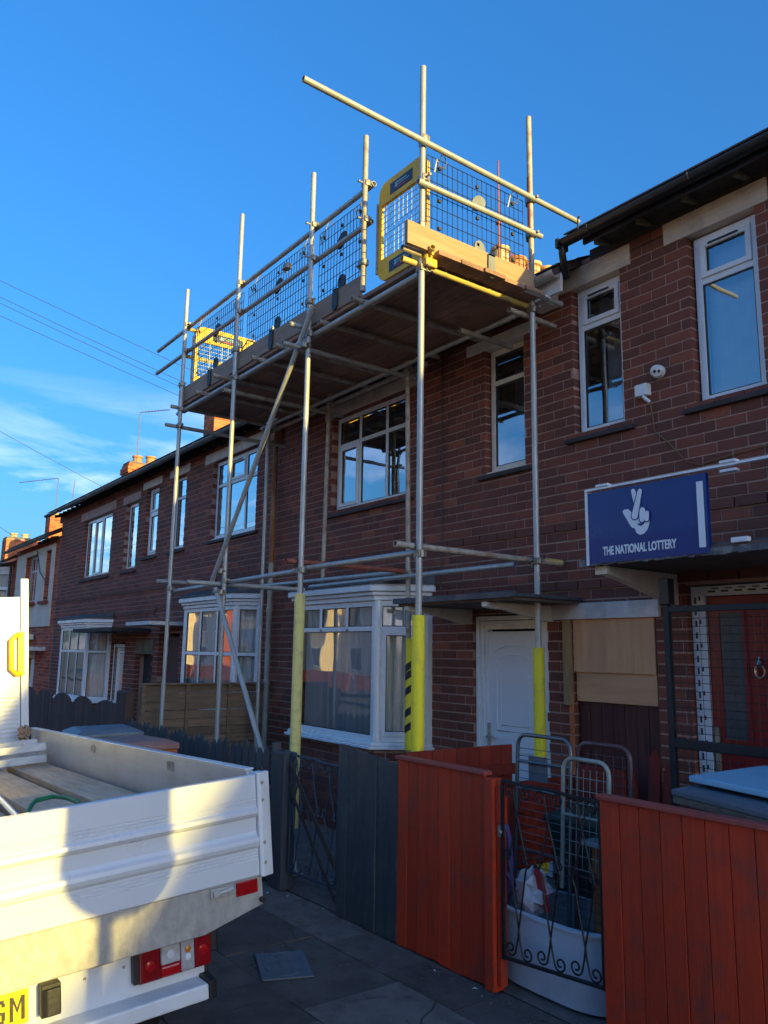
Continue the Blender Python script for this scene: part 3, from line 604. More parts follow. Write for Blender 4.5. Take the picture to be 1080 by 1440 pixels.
window(hA, (-1.19, 5.27, 3.64), (1, 0, 0), 1.38, 1.31, [1, 1, 1], .95, sillmat='sill_dark')
window(hA, (-1.38, 5.27, .92), (1, 0, 0), 1.86, 1.36, [1, 1], 1.0, sillmat='sill_dark')
lintel(hA, -4.49, -3.70, 4.945, 5.125, 'lintel_cream'); lintel(hA, -3.385, -2.55, 4.965, 5.145, 'lintel_cream'); lintel(hA, -1.4, .4, 4.965, 5.145, 'lintel_cream'); lintel(hA, -1.55, .65, 2.30, 2.45, 'lintel_cream')
roof(hA, A0 + .38, A1, AE, gut='black_plastic', rafters='rafter_cream', rsp=.405)
shell(hA, A0, A1, AE - .1)
MB().box(-3.92, A1, 4.94, 5.199, AE + .035, AE + .055).build('soffit_board', 'eave_timber', hA); MB().box(-3.95, A1, 4.915, 4.938, AE - .03, AE + .08).build('fascia', 'black_plastic', hA)
# gutter stop end and swan neck
b = MB(); b.tube([(-4.13, 4.865, AE + .04), (-4.13, 4.87, AE - .06), (-4.16, 4.93, AE - .15), (-4.2, 5.0, AE - .20)], .03, 10); b.box(-4.145, -4.115, 4.80, 4.93, AE - .02, AE + .06); b.build('gutter_outlet', 'black_plastic', hA, smooth=True)
b = MB(); b.tube([(-3.95, 4.86, AE + .06), (-3.95, 4.86, AE + .15), (-3.94, 4.85, AE + .18), (-3.91, 4.84, AE + .18)], .007, 6); b.build('gutter_hook', 'black_plastic', hA)
MB().box(-4.66, -4.46, 5.0, 5.19, 4.84, 5.0).build('timber_end', 'lintel_white', hA)
# boarded passage
MB().box(-4.63, -3.56, 5.165, 5.199, 2.085, 2.215).build('header_board', 'lintel_white', hA, bevel=.004)
MB().box(-4.395, -3.625, 5.195, 5.213, 1.665, 2.083).build('plywood_panel', 'plywood', hA)
MB().box(-4.385, -3.63, 5.215, 5.233, 1.435, 1.675).build('plywood_panel', 'plywood_flat', hA)
MB().box(-4.475, -4.402, 5.155, 5.194, 1.40, 2.083).build('timber_post', 'post_timber', hA, bevel=.003)
x = -4.39
for i in range(7):
    MB().box(x + .002, x + .107, 5.245 + rnd.uniform(0, .004), 5.265, 0, 1.455).build('door_plank', 'maroon_wood', hA, bevel=.003); x += .109
b = MB()
for i in range(18): z = i * CH; b.box(-4.445, -4.405, 5.188, 5.199, z + .006, z + CH - .006, rnd.uniform(.5, .98))
b.build('orange_bricks', 'brick_orange', wA, kind='stuff')
# red composite door
dr = MB().box(-3.225, -2.42, 5.262, 5.30, .10, 2.22).build('front_door', 'door_red', hA, bevel=.003, label='dark red front door with tall glazed strips')
for (a, c) in ((-3.13, -2.965), (-2.74, -2.575)):
    MB().box(a, c, 5.252, 5.2615, 1.25, 2.10).build('pane', 'door_glass_dark', dr)
    b = MB()
    for q in ((a - .02, a, 1.23, 2.12), (c, c + .02, 1.23, 2.12), (a, c, 1.23, 1.25), (a, c, 2.10, 2.12)): b.box(q[0], q[1], 5.246, 5.2618, q[2], q[3])
    b.build('glazing_bead', 'door_red', dr)
b = MB(); b.tube([(-2.853 + .034 * math.cos(a), 5.238, 1.71 + .042 * math.sin(a)) for a in [R(130 + i * 28) for i in range(11)]], .008, 6); b.lathe([(.012, 0), (.022, .02), (.012, .05), (.006, .07)], (-2.853, 5.243, 1.735), 10); b.build('knocker', 'steel_bright', dr, smooth=True)
b = MB(); b.box(-3.21, -3.18, 5.245, 5.2615, 1.02, 1.32); b.tube([(-3.195, 5.25, 1.17), (-3.195, 5.215, 1.17), (-3.08, 5.212, 1.168)], .009, 8); b.build('handle', 'galv_old', dr)
b = MB(); b.box(-3.0, -2.72, 5.250, 5.2615, .95, 1.02); b.build('letterbox', 'galv', dr)
b = MB(); b.box(-3.335, -3.23, 5.24, 5.31, .02, 2.295); b.box(-2.415, -2.325, 5.24, 5.31, .02, 2.295); b.box(-3.23, -2.415, 5.241, 5.31, 2.225, 2.295); b.box(-3.23, -2.415, 5.24, 5.33, .02, .095)
df = b.build('door_frame', 'tape_white', hA, bevel=.003)
b = MB()
for i in range(26):
    z = .1 + i * .083; b.box(-3.31, -3.295, 5.2385, 5.2401, z, z + .045); 
    if i % 2: b.box(-3.275, -3.262, 5.2385, 5.2401, z + .02, z + .05)
for i in range(9): b.box(-3.2 + i * .1, -3.145 + i * .1, 5.2385, 5.2409, 2.25, 2.262); b.box(-3.17 + i * .1, -3.12 + i * .1, 5.2385, 5.2409, 2.272, 2.28)
b.build('tape_print', 'tape_black', df, kind='stuff')
MB().box(-3.34, -2.32, 5.225, 5.4, 2.30, 2.40).build('door_head', 'soffit', hA)
MB().box(-3.4, -2.2, 4.95, 5.23, -.1, .03).build('door_step', 'concrete', hA, bevel=.01)
# canopy with bracket
b = MB(); b.box(-3.56, .8, 4.32, 5.195, 2.395, 2.45); cn = b.build('canopy', 'soffit', hA)
b = MB(); n = 110
for i in range(n):
    x = -3.575 + i * 4.35 / n; q = rnd.uniform(0, .012); b.box(x, x + 4.35 / n - .001, 4.30 + q, 4.33, 2.385 + rnd.uniform(0, .01), 2.43 + rnd.uniform(-.006, .004))
b.build('canopy_edge', 'concrete_edge', cn, kind='stuff')
MB().box(-3.56, .8, 4.335, 5.19, 2.451, 2.463).build('canopy_felt', 'lead', cn)
for x in (-3.47, -2.1): 
    MB().slab([(x, 5.195, 2.39), (x, 4.40, 2.39), (x, 4.40, 2.335), (x, 4.55, 2.31), (x, 5.195, 2.16)], 0, (.07, 0, 0)).build('canopy_bracket', 'upvc_cream', cn, bevel=.004)
MB().box(-3.485, -3.385, 4.36, 4.40, 2.335, 2.39).build('bracket_end', 'upvc_cream', cn, bevel=.003)

# ---- house B : centre, behind the scaffold
B0, B1, BE = -9.5, -4.5, 4.93
hB = thing('terraced_house', 'brown brick terraced house wrapped in scaffolding with white panelled door and bay window', 'house', (-7, 5.2, 0), GRP)
opB = [(-5.41, -4.90, 3.48, 4.72), (-8.12, -6.60, 3.45, 4.66), (-5.585, -4.68, -.2, 2.15), (-8.45, -6.24, .93, 2.33)]
wB = wall_cells(B0, B1, -.2, BE + .02, 5.2055, 5.45, opB).build('wall', 'mortar', hB)
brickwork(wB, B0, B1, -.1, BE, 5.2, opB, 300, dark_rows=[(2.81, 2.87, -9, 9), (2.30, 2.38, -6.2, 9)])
window(hB, (-5.40, 5.27, 3.50), (1, 0, 0), .49, 1.21, [1], .88, mat='upvc_cream', sillmat='sill_dark', curtain=('grey', .04, .18, .05, 1.1, .3))
window(hB, (-8.11, 5.27, 3.47), (1, 0, 0), 1.50, 1.18, [1, 1.1, 1], .82, sash=(0,), sillmat='sill_dark')
lintel(hB, -5.665, -4.72, 4.72, 4.83, 'lintel_white'); lintel(hB, -8.30, -6.45, 4.66, 4.80, 'lintel_cream')
roof(hB, B0, B1 + .30, BE, gut='gutter_cream', fascia='lintel_white', body=B1)
shell(hB, B0, B1, BE - .1)
bay(hB, -8.12, -6.55, .44, .31, .93, 2.31, [1, 1, 1], 1.10, one_below=True)
# the bay has one wide lower light: cover lower mullions by drawing the curtain behind; door:
dw = MB().box(-5.47, -4.78, 5.262, 5.30, .10, 2.00).build('front_door', 'door_white', hB, bevel=.002, label='white panelled front door with arched mouldings')
def arc(cx, cz, rx, rz, a0, a1, n=14): return [(cx + rx * math.cos(R(a0 + (a1 - a0) * i / n)), 5.261, cz + rz * math.sin(R(a0 + (a1 - a0) * i / n))) for i in range(n + 1)]
b = MB(); c = -5.125
b.tube(arc(c, 1.80, .25, .075, 180, 0), .009, 6); b.tube(arc(c, 1.74, .19, .05, 180, 0), .006, 6); b.tube(arc(c, 1.70, .17, .05, 180, 0), .006, 6)
b.tube([(c - .22, 5.261, 1.66), (c - .22, 5.261, 1.12), (c + .22, 5.261, 1.12), (c + .22, 5.261, 1.66)], .008, 6); b.tube([(c - .17, 5.261, 1.62), (c - .17, 5.261, 1.17), (c + .17, 5.261, 1.17), (c + .17, 5.261, 1.62)], .006, 6)
b.tube([(c - .22, 5.261, .95), (c - .22, 5.261, .25), (c + .22, 5.261, .25), (c + .22, 5.261, .95)], .008, 6, closed=True)
b.build('door_moulding', 'door_white', dw, smooth=True)
b = MB(); b.box(-5.46, -5.43, 5.245, 5.2615, .93, 1.18); b.tube([(-5.445, 5.25, 1.06), (-5.445, 5.215, 1.06), (-5.34, 5.213, 1.058)], .009, 8); b.build('handle', 'galv_old', dw)
b = MB(); 
for (i, (t, y)) in enumerate(((0, 5.22), (.045, 5.235), (.08, 5.25))):
    b.box(-5.58 + t, -5.58 + t + .044, y, 5.32, .02, 2.14 - t); b.box(-4.73 - t, -4.73 - t + .044, y, 5.32, .02, 2.14 - t); b.box(-5.58 + t + .044, -4.73 - t, y + .001, 5.32, 2.10 - t, 2.14 - t)
b.build('door_frame', 'upvc', hB, bevel=.003)
MB().box(-5.58, -4.69, 5.23, 5.4, 2.152, 2.25).build('door_head', 'rafter_cream', hB)
b = MB(); b.box(-5.75, -4.28, 4.40, 5.195, 2.232, 2.258); b.box(-5.77, -4.26, 4.38, 4.41, 2.225, 2.272); cb = b.build('canopy', 'lead', hB)
MB().box(-5.73, -4.30, 4.415, 5.19, 2.205, 2.23).build('soffit_board', 'soffit', cb)
for x, m in ((-5.66, 'upvc_cream'), (-4.66, 'upvc_cream')):
    MB().slab([(x, 5.195, 2.204), (x, 4.42, 2.204), (x, 4.42, 2.165), (x, 4.50, 2.15), (x, 4.62, 2.15), (x, 4.80, 2.125), (x, 5.05, 2.075), (x, 5.195, 2.07)], 0, (.065, 0, 0)).build('canopy_bracket', m, cb, bevel=.005)
dp = downpipe(hB, -9.44, 5.12, 2.95, 4.92, 'rust_pipe', name='downpipe'); downpipe(hB, -9.44, 5.12, .1, 2.95, 'pipe_cream')
MB().box(-9.50, -9.38, 5.06, 5.19, 4.62, 4.80).build('hopper', 'rust_pipe', hB, bevel=.006)
b = MB(); b.tube([(-6.03, 5.185, 4.85), (-6.03, 5.185, 2.9), (-6.05, 5.185, 2.4)], .006, 6); b.tube([(-9.2, 5.18, 2.62), (-8, 5.18, 2.66), (-6.9, 5.18, 2.60)], .008, 6); b.build('wall_cable', 'cable', hB)
chimney(hB, -6.9, -6.45, 6.5, 7.7, 5.2, 6.45, [(-6.66, 6.68, .13, .34, 'pot_buff'), (-6.66, 6.98, .13, .30, 'pot_terracotta'), (-6.66, 7.26, .13, .32, 'pot_buff'), (-6.66, 7.53, .12, .34, 'pot_buff')], mat='brick_orange')
b = MB(); 
for i in range(15): b.tube([(-6.38, 6.5 + i * .075, 6.25), (-6.38, 6.5 + i * .075, 6.62)], .006, 4)
for z in (6.28, 6.36, 6.44, 6.52, 6.60): b.tube([(-6.38, 6.45, z), (-6.38, 7.6, z)], .006, 4)
tag(b.build('rusty_mesh_strip', 'rust_mesh'), 'rusty red mesh strip along the chimney behind the scaffold', 'mesh strip')
b = MB(); b.tube([(-6.36, 6.36, 5.9), (-6.36, 6.36, 7.75)], .017, 6, r2=.010)
for z in (6.3, 6.6, 6.9): b.lathe([(.03, 0), (.03, .04)], (-6.36, 6.36, z), 8)
tag(b.build('aerial_mast', 'tube_red'), 'thin red mast rising behind the end of the scaffold', 'mast')

# ---- house C
C0, C1 = -13.62, -9.5
hC = thing('terraced_house', 'brown brick terraced house left of the scaffold, white bay with orange reflections', 'house', (-11.5, 5.2, 0), GRP)
opC = [(-11.62, -10.12, 3.48, 4.74), (-13.27, -12.70, 3.46, 4.76), (-13.5, -12.62, -.3, 2.05), (-12.0, -9.8, 1.0, 2.44)]
wC = wall_cells(C0, C1, -.4, BE + .02, 5.2055, 5.45, opC).build('wall', 'mortar', hC)
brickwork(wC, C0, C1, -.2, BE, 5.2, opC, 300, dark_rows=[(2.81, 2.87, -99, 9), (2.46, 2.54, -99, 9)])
window(hC, (-11.61, 5.27, 3.50), (1, 0, 0), 1.48, 1.23, [1, 1.2, 1], .84, sillmat='sill_dark', top_sash=(1,), curtain=('blind', .04, 1.44, .04, 1.2, .12))
window(hC, (-13.26, 5.27, 3.48), (1, 0, 0), .55, 1.27, [1], .9, sillmat='sill_dark')
lintel(hC, -11.93, -9.95, 4.74, 4.90, 'lintel_white'); lintel(hC, -13.42, -12.55, 4.76, 4.90, 'lintel_white')
roof(hC, C0, C1, BE, rsp=.35)
shell(hC, C0, C1, BE - .1)
bay(hC, -11.78, -10.06, .27, .24, 1.02, 2.40, [1, 1, 1], .72, facet_sash=False)
c_ = MB(); c_.box(-11.6, -11.1, 5.30, 5.32, 1.2, 2.3); c_.build('curtain', 'reflection_orange', hC)  # no real curtain: orange sheet painted as the reflection of sunlit houses opposite
b = MB(); b.box(-13.55, -12.45, 4.62, 5.195, 2.17, 2.23); b.build('canopy', 'lintel_white', hC, bevel=.005)
MB().box(-13.45, -12.66, 5.27, 5.32, -.1, 2.0).build('front_door', 'maroon_wood', hC)
# ---- house D
D0, D1 = -20.35, -13.62
hD = thing('terraced_house', 'end house of the dark brick row with dark canopy over a white door', 'house', (-17, 5.2, 0), GRP)
opD = [(-18.42, -16.52, 3.28, 4.62), (-15.66, -14.98, 3.28, 4.62), (-14.55, -13.95, 3.46, 4.76), (-16.0, -15.22, -.4, 1.92), (-14.6, -13.75, -.4, 1.9), (-18.6, -16.05, .82, 2.26)]
wD = wall_cells(D0, D1, -.5, BE + .02, 5.2055, 5.45, opD).build('wall', 'mortar', hD)
brickwork(wD, D0, D1, -.3, BE, 5.2, opD, 0, jl=False, dark_rows=[(2.81, 2.87, -99, 9), (2.38, 2.46, -99, 9)])
window(hD, (-18.40, 5.27, 3.30), (1, 0, 0), 1.86, 1.30, [1, 1, 1.3], None, sash=(1,), sillmat='sill_dark', curtain=('blind', .04, 1.82, .04, 1.25, .12))
window(hD, (-15.64, 5.27, 3.30), (1, 0, 0), .64, 1.30, [1], None, sillmat='sill_dark', curtain=('net', .04, .6, .05, 1.2)); window(hD, (-14.53, 5.27, 3.48), (1, 0, 0), .56, 1.27, [1], .8, sillmat='sill_dark', top_sash=(0,), sash=(0,), curtain=('net', .04, .5, .05, 1.2))
lintel(hD, -18.7, -16.3, 4.62, 4.80, 'lintel_pink'); lintel(hD, -15.85, -14.85, 4.62, 4.78, 'lintel_pink'); lintel(hD, -14.75, -13.80, 4.76, 4.90, 'lintel_white')
roof(hD, D0 - .25, D1, BE, rsp=.35)
shell(hD, D0, D1, BE - .1)
bay(hD, -18.15, -16.38, .38, .32, .80, 2.20, [1, 1, 1], .92, facet_sash=False)
b = MB(); b.box(-16.2, -13.9, 4.5, 5.195, 2.08, 2.15); b.build('canopy', 'eave_timber', hD, bevel=.005)
MB().box(-14.6, -13.75, 5.195, 5.23, 1.70, 1.95).build('header_board', 'rafter_cream', hD)
MB().box(-14.55, -13.80, 5.35, 5.38, -.3, 1.7).build('passage_gate', 'eave_timber', hD)
window(hD, (-15.98, 5.25, 1.75 - 1.9), (1, 0, 0), .74, 2.02, [1], None, name='front_door', sill=False, curtain=('net', .05, .7, .05, 1.95))
MB().box(D0 + .002, D0 + .10, 5.212, 9.5, -.5, BE).build('gable_wall', 'mortar_dark', hD)
chimney(hD, -20.55, -20.0, 6.62, 7.60, 5.0, 6.50, [(-20.2, 6.9, .14, .22, 'pot_terracotta'), (-20.2, 7.25, .14, .26, 'pot_terracotta')])
chimney(hC, -14.9, -14.4, 6.40, 7.35, 5.0, 6.9, [(-14.6, 6.7, .13, .3, 'pot_buff'), (-14.6, 7.1, .13, .3, 'pot_buff')], corb=False)
def aerial(x, y, z0, z1, dx, dy, label):
    b = MB(); b.tube([(x, y, z0), (x, y, z1)], .014, 6); b.tube([(x, y, z1), (x + dx, y + dy, z1 - .02)], .012, 6); L = math.hypot(dx, dy); ux, uy = -dy / L, dx / L
    for i in range(9): t = .15 + i * .1; b.tube([(x + dx * t - ux * .09, y + dy * t - uy * .09, z1 - .01), (x + dx * t + ux * .09, y + dy * t + uy * .09, z1 - .01)], .003, 4)
    tag(b.build('television_aerial', 'aerial'), label, 'aerial', 'television aerials on the chimneys')
aerial(-20.1, 6.85, 6.4, 7.9, .8, .5, 'television aerial on the brick chimney of the dark end house')
# ---- house E : cream render, redder brick
E0, E1, EE = -25.0, -20.40, 4.42
hE = thing('terraced_house', 'cream rendered terraced house with red brick edges beyond the dark row', 'house', (-22.7, 5.2, 0), GRP)
opE = [(-23.7, -22.3, 2.95, 4.22), (-21.55, -21.0, 2.95, 4.22), (-24.2, -22.9, .2, 1.6), (-22.6, -21.9, -.6, 1.5)]
wE = wall_cells(E0, E1, -.6, EE + .02, 5.2055, 5.45, opE).build('wall', 'mortar', hE)
brickwork(wE, E0, E1, -.5, EE, 5.2, opE, 0, mat='brick_red', jl=False, jr=False)
wr = wall_cells(-24.7, -20.72, 2.30, EE - .08, 5.165, 5.199, opE[:2]); wr.build('render_panel', 'render_cream', hE)
window(hE, (-23.68, 5.33, 2.98), (1, 0, 0), 1.36, 1.24, [1, 1, 1], .85); window(hE, (-21.54, 5.33, 2.98), (1, 0, 0), .52, 1.24, [1], None)
b = MB(); b.box(-23.8, -22.2, 5.08, 5.19, 2.86, 2.93); b.box(-21.65, -20.9, 5.08, 5.19, 2.86, 2.93); b.build('brick_sill', 'brick_red', hE)
roof(hE, E0, E1, EE)
shell(hE, E0, E1, EE - .1)
MB().box(-23.4, -20.9, 4.85, 5.195, 1.70, 1.80).build('canopy', 'lintel_white', hE, bevel=.005)
MB().box(-22.1, -21.85, 4.9, 5.195, 1.52, 1.70).build('canopy_bracket', 'lintel_white', hE)
window(hE, (-24.1, 5.25, .3), (1, 0, 0), 1.2, 1.3, [1, 1], None); MB().box(-22.5, -21.95, 5.26, 5.3, -.6, 1.5).build('front_door', 'door_white', hE)
MB().box(-22.9, -22.0, 4.98, 5.15, 1.98, 2.12).build('lantern_box', 'lintel_white', hE)
chimney(hE, -28.6, -28.0, 6.75, 7.75, 4.4, 6.15, [(-28.3, 7.0, .12, .12, 'pot_buff'), (-28.3, 7.35, .12, .2, 'pot_buff')], corb=False)
aerial(-28.2, 6.95, 6.1, 7.5, -1.6, -.9, 'television aerial with a long boom on the far orange chimney')
b = MB(); b.tube([(-28.3, 7.45, 6.1), (-28.2, 7.5, 7.5)], .014, 6); tag(b.build('pole_aerial', 'aerial'), 'bare leaning aerial pole on the far orange chimney', 'aerial')
b = MB(); b.tube([(-22.4, 5.15, 4.3), (-21.9, 5.14, 3.7), (-21.2, 5.15, 3.4)], .012, 5); b.build('wall_cable', 'cable', hE)
# ---- house F
hF = thing('terraced_house', 'farthest red brick house at the left edge with white bay window', 'house', (-28, 5.2, 0), GRP)
opF = [(-28.6, -25.6, 2.7, 4.0)]
wF = wall_cells(-31, -25.02, -.8, 4.2, 5.2055, 5.45, opF).build('wall', 'mortar', hF)
brickwork(wF, -31, -25.02, -.7, 4.2, 5.2, opF, 0, mat='brick_red', jl=False, jr=False)
roof(hF, -31, -25.02, 4.15); shell(hF, -31, -25.02, 4.0)
bay(hF, -27.8, -26.0, .5, .5, 2.75, 3.95, [1, 1], .75)
window(hF, (-27.8, 4.65, .3), (1, 0, 0), 1.8, 1.4, [1, 1], .9)
downpipe(hF, -25.15, 5.1, -.5, 4.1, 'black_plastic')
chimney(hF, -32.5, -31.8, 6.2, 7.4, 4.3, 5.75, [(-32.1, 6.5, .14, .2, 'pot_buff'), (-32.1, 6.9, .14, .2, 'pot_buff')], corb=False)
# ---- opposite side of the street (out of frame behind the camera; the windows mirror it)
GO = 'houses on the opposite side of the street'
for i in range(13):
    x0 = -62 + i * 6.2; ho = thing('terraced_house', ['yellow rendered', 'cream rendered', 'orange brick'][i % 3] + ' bay-fronted house number %s from the far end on the opposite side' % ['one', 'two', 'three', 'four', 'five', 'six', 'seven', 'eight', 'nine', 'ten', 'eleven', 'twelve', 'thirteen'][i], 'house', (x0 + 3, -13, 0), GO)
    m = ['render_yellow', 'render_cream', 'brick_orange'][i % 3]
    MB().box(x0, x0 + 6.18, -20, -13, -.3, 4.4).build('wall', m, ho)
    b = MB(); b.slab([(x0, -12.75, 4.4), (x0 + 6.18, -12.75, 4.4), (x0 + 6.18, -16.5, 6.2), (x0, -16.5, 6.2)], 0, (0, 0, .08)); b.slab([(x0, -16.5, 6.2), (x0 + 6.18, -16.5, 6.2), (x0 + 6.18, -20.2, 4.4), (x0, -20.2, 4.4)], 0, (0, 0, .08)); b.build('roof', 'roof_tile', ho)
    MB().prism([(x0 + .9, -13), (x0 + 3.3, -13), (x0 + 2.8, -12.3), (x0 + 1.4, -12.3)][::-1], 0, 4.3).build('bay', m, ho)
    for z in (.9, 2.9):
        f = MB(); f.box(x0 + 1.45, x0 + 2.75, -12.3, -12.26, z, z + 1.2); f.box(x0 + 4.2, x0 + 5.2, -13, -12.94, z, z + 1.2); f.build('window', 'upvc', ho)
        g = MB(); g.box(x0 + 1.55, x0 + 2.05, -12.26, -12.25, z + .1, z + 1.1); g.box(x0 + 2.13, x0 + 2.65, -12.26, -12.25, z + .1, z + 1.1); g.box(x0 + 4.3, x0 + 5.1, -12.94, -12.93, z + .1, z + 1.1); g.build('pane', 'door_glass_dark', ho)
    MB().box(x0 + .2, x0 + 6, -11.7, -11.58, 0, .8).build('garden_wall', 'brick_orange', ho)
#MARK2
# same terrace carries on up the street behind the camera (unseen; eaves raised to set the edge of its long shadow)
for i in range(6):
    x0 = 4.52 + i * 6.3; ho = thing('terraced_house', 'brown brick house of the near terrace, %s beyond the right edge' % ['first', 'second', 'third', 'fourth', 'fifth', 'sixth'][i], 'house', (x0 + 3, 5.2, 0), GRP)
    MB().box(x0, x0 + 6.28, 5.2, 12.6, -.2, 5.46 if i < 2 else 5.73).build('wall', 'mortar', ho); b = MB()
    for z in (.9, 3.62):
        b.box(x0 + .6, x0 + 2.3, 5.17, 5.2, z, z + 1.3)
    b.build('window', 'upvc', ho); roof(ho, x0, x0 + 6.28, 5.45 if i < 2 else 5.72, gut='black_plastic')

# ------------------------------------------------------------------ scaffold
YO, YI = 3.6, 4.82
sc = thing('scaffold', 'tube scaffold with boarded platform and yellow sleeved poles around the middle house', 'scaffold', (-6.8, 4.2, 0))
def rod(name, a, b, mat='galv', label=None): return MB().pipe(a, b).build(name, mat, sc, smooth=True, label=label)
def coupler(p, mat='coupler_steel', ax='z'):
    b = MB(); r = random.Random(int(p[0] * 997 + p[2] * 131))
    b.box(p[0] - .036, p[0] + .036, p[1] - .034, p[1] + .034, p[2] - .026, p[2] + .026)
    b.lathe([(.032, 0), (.034, .012), (.034, .044), (.032, .056)], (p[0] + .01, p[1], p[2] - .028), 10)
    dx, dy = r.choice([(1, 0), (-1, 0), (0, -1)]); q = (p[0] + dx * .03, p[1] + dy * .03, p[2])
    b.tube([q, (q[0] + dx * .05, q[1] + dy * .05, q[2] + .004)], .008, 6); b.tube([(q[0] + dx * .045, q[1] + dy * .045, q[2]), (q[0] + dx * .06, q[1] + dy * .06, q[2])], .015, 6)
    b.box(p[0] - .045, p[0] - .03, p[1] - .02, p[1] + .02, p[2] - .05, p[2] - .02)
    b.build('coupler', mat, sc, bevel=.004)
PX = [-4.44, -6.09, -7.63, -9.11]
for x, zt in zip(PX, (6.43, 6.34, 6.62, 6.27)): rod('standard', (x, YO, .03), (x + (.01 if x > -5 else 0), YO, zt), 'galv')
rod('standard', (-5.22, YO, 4.80), (-5.215, YO, 6.25), 'galv_old')
rod('standard', (-4.43, YI, .03), (-4.43, YI, 4.86)); rod('standard', (-4.43, YI + .002, 4.87), (-4.435, YI, 6.53), 'galv_old')
rod('standard', (-6.06, YI, .03), (-6.15, YI, 4.75), 'galv_old'); rod('standard', (-7.6, YI - .04, 2.55), (-7.63, YI, 4.78), 'galv_old'); rod('standard', (-9.09, YI, .0), (-9.11, YI, 4.72)); rod('standard', (-9.11, YI, 4.8), (-9.11, YI, 6.1))
MB().tube([(-4.434, YI, 5.42), (-4.436, YI, 5.94)], .0252, 14).build('painted_band', 'tube_red', sc, smooth=True)
for (x, y) in [(p, YO) for p in PX] + [(-4.43, YI), (-6.06, YI), (-9.09, YI)]: MB().box(x - .075, x + .075, y - .075, y + .075, gz(x) + .0, gz(x) + .012).build('base_plate', 'galv_old', sc)
# foam sleeves
def sleeve(x, y, z0, z1, mat, dx=0): 
    b = MB(); b.tube([(x + dx, y, z0), (x, y, z1)], .047, 14); o = b.build('foam_sleeve', mat, sc, smooth=True); return o
sleeve(-4.437, YO, .55, 2.06, 'foam_yellow'); s2 = sleeve(-6.06, YI, .9, 1.93, 'foam_yellow'); s2['label'] = 'yellow foam sleeve with black hazard stripes'
sleeve(-6.09, YO, .34, 2.29, 'foam_pale'); s3 = sleeve(-4.43, YI, .95, 1.85, 'foam_yellow'); sleeve(-4.43, YI, .18, .82, 'foam_yellow')
b = MB()
for i, z in enumerate((1.02, 1.16, 1.36, 1.50, 1.58)):
    h = .07; n = 6
    for k in range(n):
        a0 = R(200 + k * 22); a1 = R(200 + (k + 1) * 22); sl = .012
        P = lambda a, zz: (-6.06 + .0485 * math.cos(a), YI + .0485 * math.sin(a), zz)
        b.add([P(a0, z + k * sl), P(a1, z + (k + 1) * sl), P(a1, z + h + (k + 1) * sl), P(a0, z + h + k * sl)], [(0, 1, 2, 3)])
b.build('hazard_stripe', 'tape_black', s2, kind='stuff')
# lower lift
def led(x0, x1, y, z, mat='galv', dz=0): rod('ledger', (x0, y, z), (x1, y, z + dz), mat)
led(-6.20, -4.50, YO + .05, 2.52); led(-9.2, -6.05, YO + .055, 2.47, dz=.04)
led(-7.85, -4.62, YI - .05, 2.52, dz=.005); led(-9.6, -6.2, YI - .055, 2.60, 'galv', dz=-.03)
def tr(x, y0, y1, z, mat='galv', dz=0, name='transom'): rod(name, (x, y0, z), (x, y1, z + dz), mat)
tr(-4.49, 3.42, 5.18, 2.56, 'galv_old', -.01); tr(-6.15, 3.48, 4.9, 2.58, 'tube_red'); tr(-7.70, 3.22, 4.60, 2.47); tr(-9.17, 3.46, 5.15, 2.585)
MB().tube([(-4.49, 5.0, 2.562), (-4.49, 5.18, 2.561)], .0252, 12).build('painted_band', 'tube_yellow', sc, smooth=True)
# platform lift
led(-9.32, -4.40, YO + .05, 4.70); led(-9.32, -4.45, YO + .13, 4.745, 'galv_old'); led(-9.2, -4.5, YI - .05, 4.685); led(-9.2, -5.9, YI + .07, 4.66, 'galv_old', .01)
MB().pipe((-4.475, 3.44, 4.775 - .03), (-4.475, 4.9, 4.745)).build('transom', 'tube_yellow', sc, smooth=True, label='yellow painted transom under the open end of the platform')
tr(-4.42, 3.4, 3.72, 4.80, 'galv_old'); 
for x, y0, y1, z in ((-5.27, 3.52, 5.0, 4.735), (-5.85, 3.56, 4.98, 4.735), (-6.6, 3.52, 5.0, 4.735), (-7.05, 3.50, 5.0, 4.735), (-7.8, 3.42, 5.0, 4.735), (-8.45, 3.5, 5.0, 4.735), (-9.17, 3.5, 5.0, 4.735)): tr(x, y0, y1, z, 'galv_old')
tr(-6.15, 3.36, 4.95, 4.575); tr(-6.15, 3.41, 3.66, 4.78, 'galv'); tr(-9.16, 3.44, 5.1, 4.49); tr(-7.69, 3.5, 5.05, 4.56, 'galv_old'); tr(-5.0, 4.5, 5.15, 4.62, 'galv_old')
tr(-4.49, 4.6, 5.18, 4.66, 'galv_old'); tr(-4.35, 4.75, 5.10, 4.80, 'galv')
MB().pipe((-4.40, 3.64, 4.80), (-4.30, 3.60, 4.82)).build('putlog_tube', 'tube_yellow', sc, smooth=True)
# braces
rod('brace', (-7.78, 3.53, 2.50), (-5.93, 3.54, 4.90)); rod('brace', (-7.68, 3.53, 2.42), (-5.88, 3.53, .03))
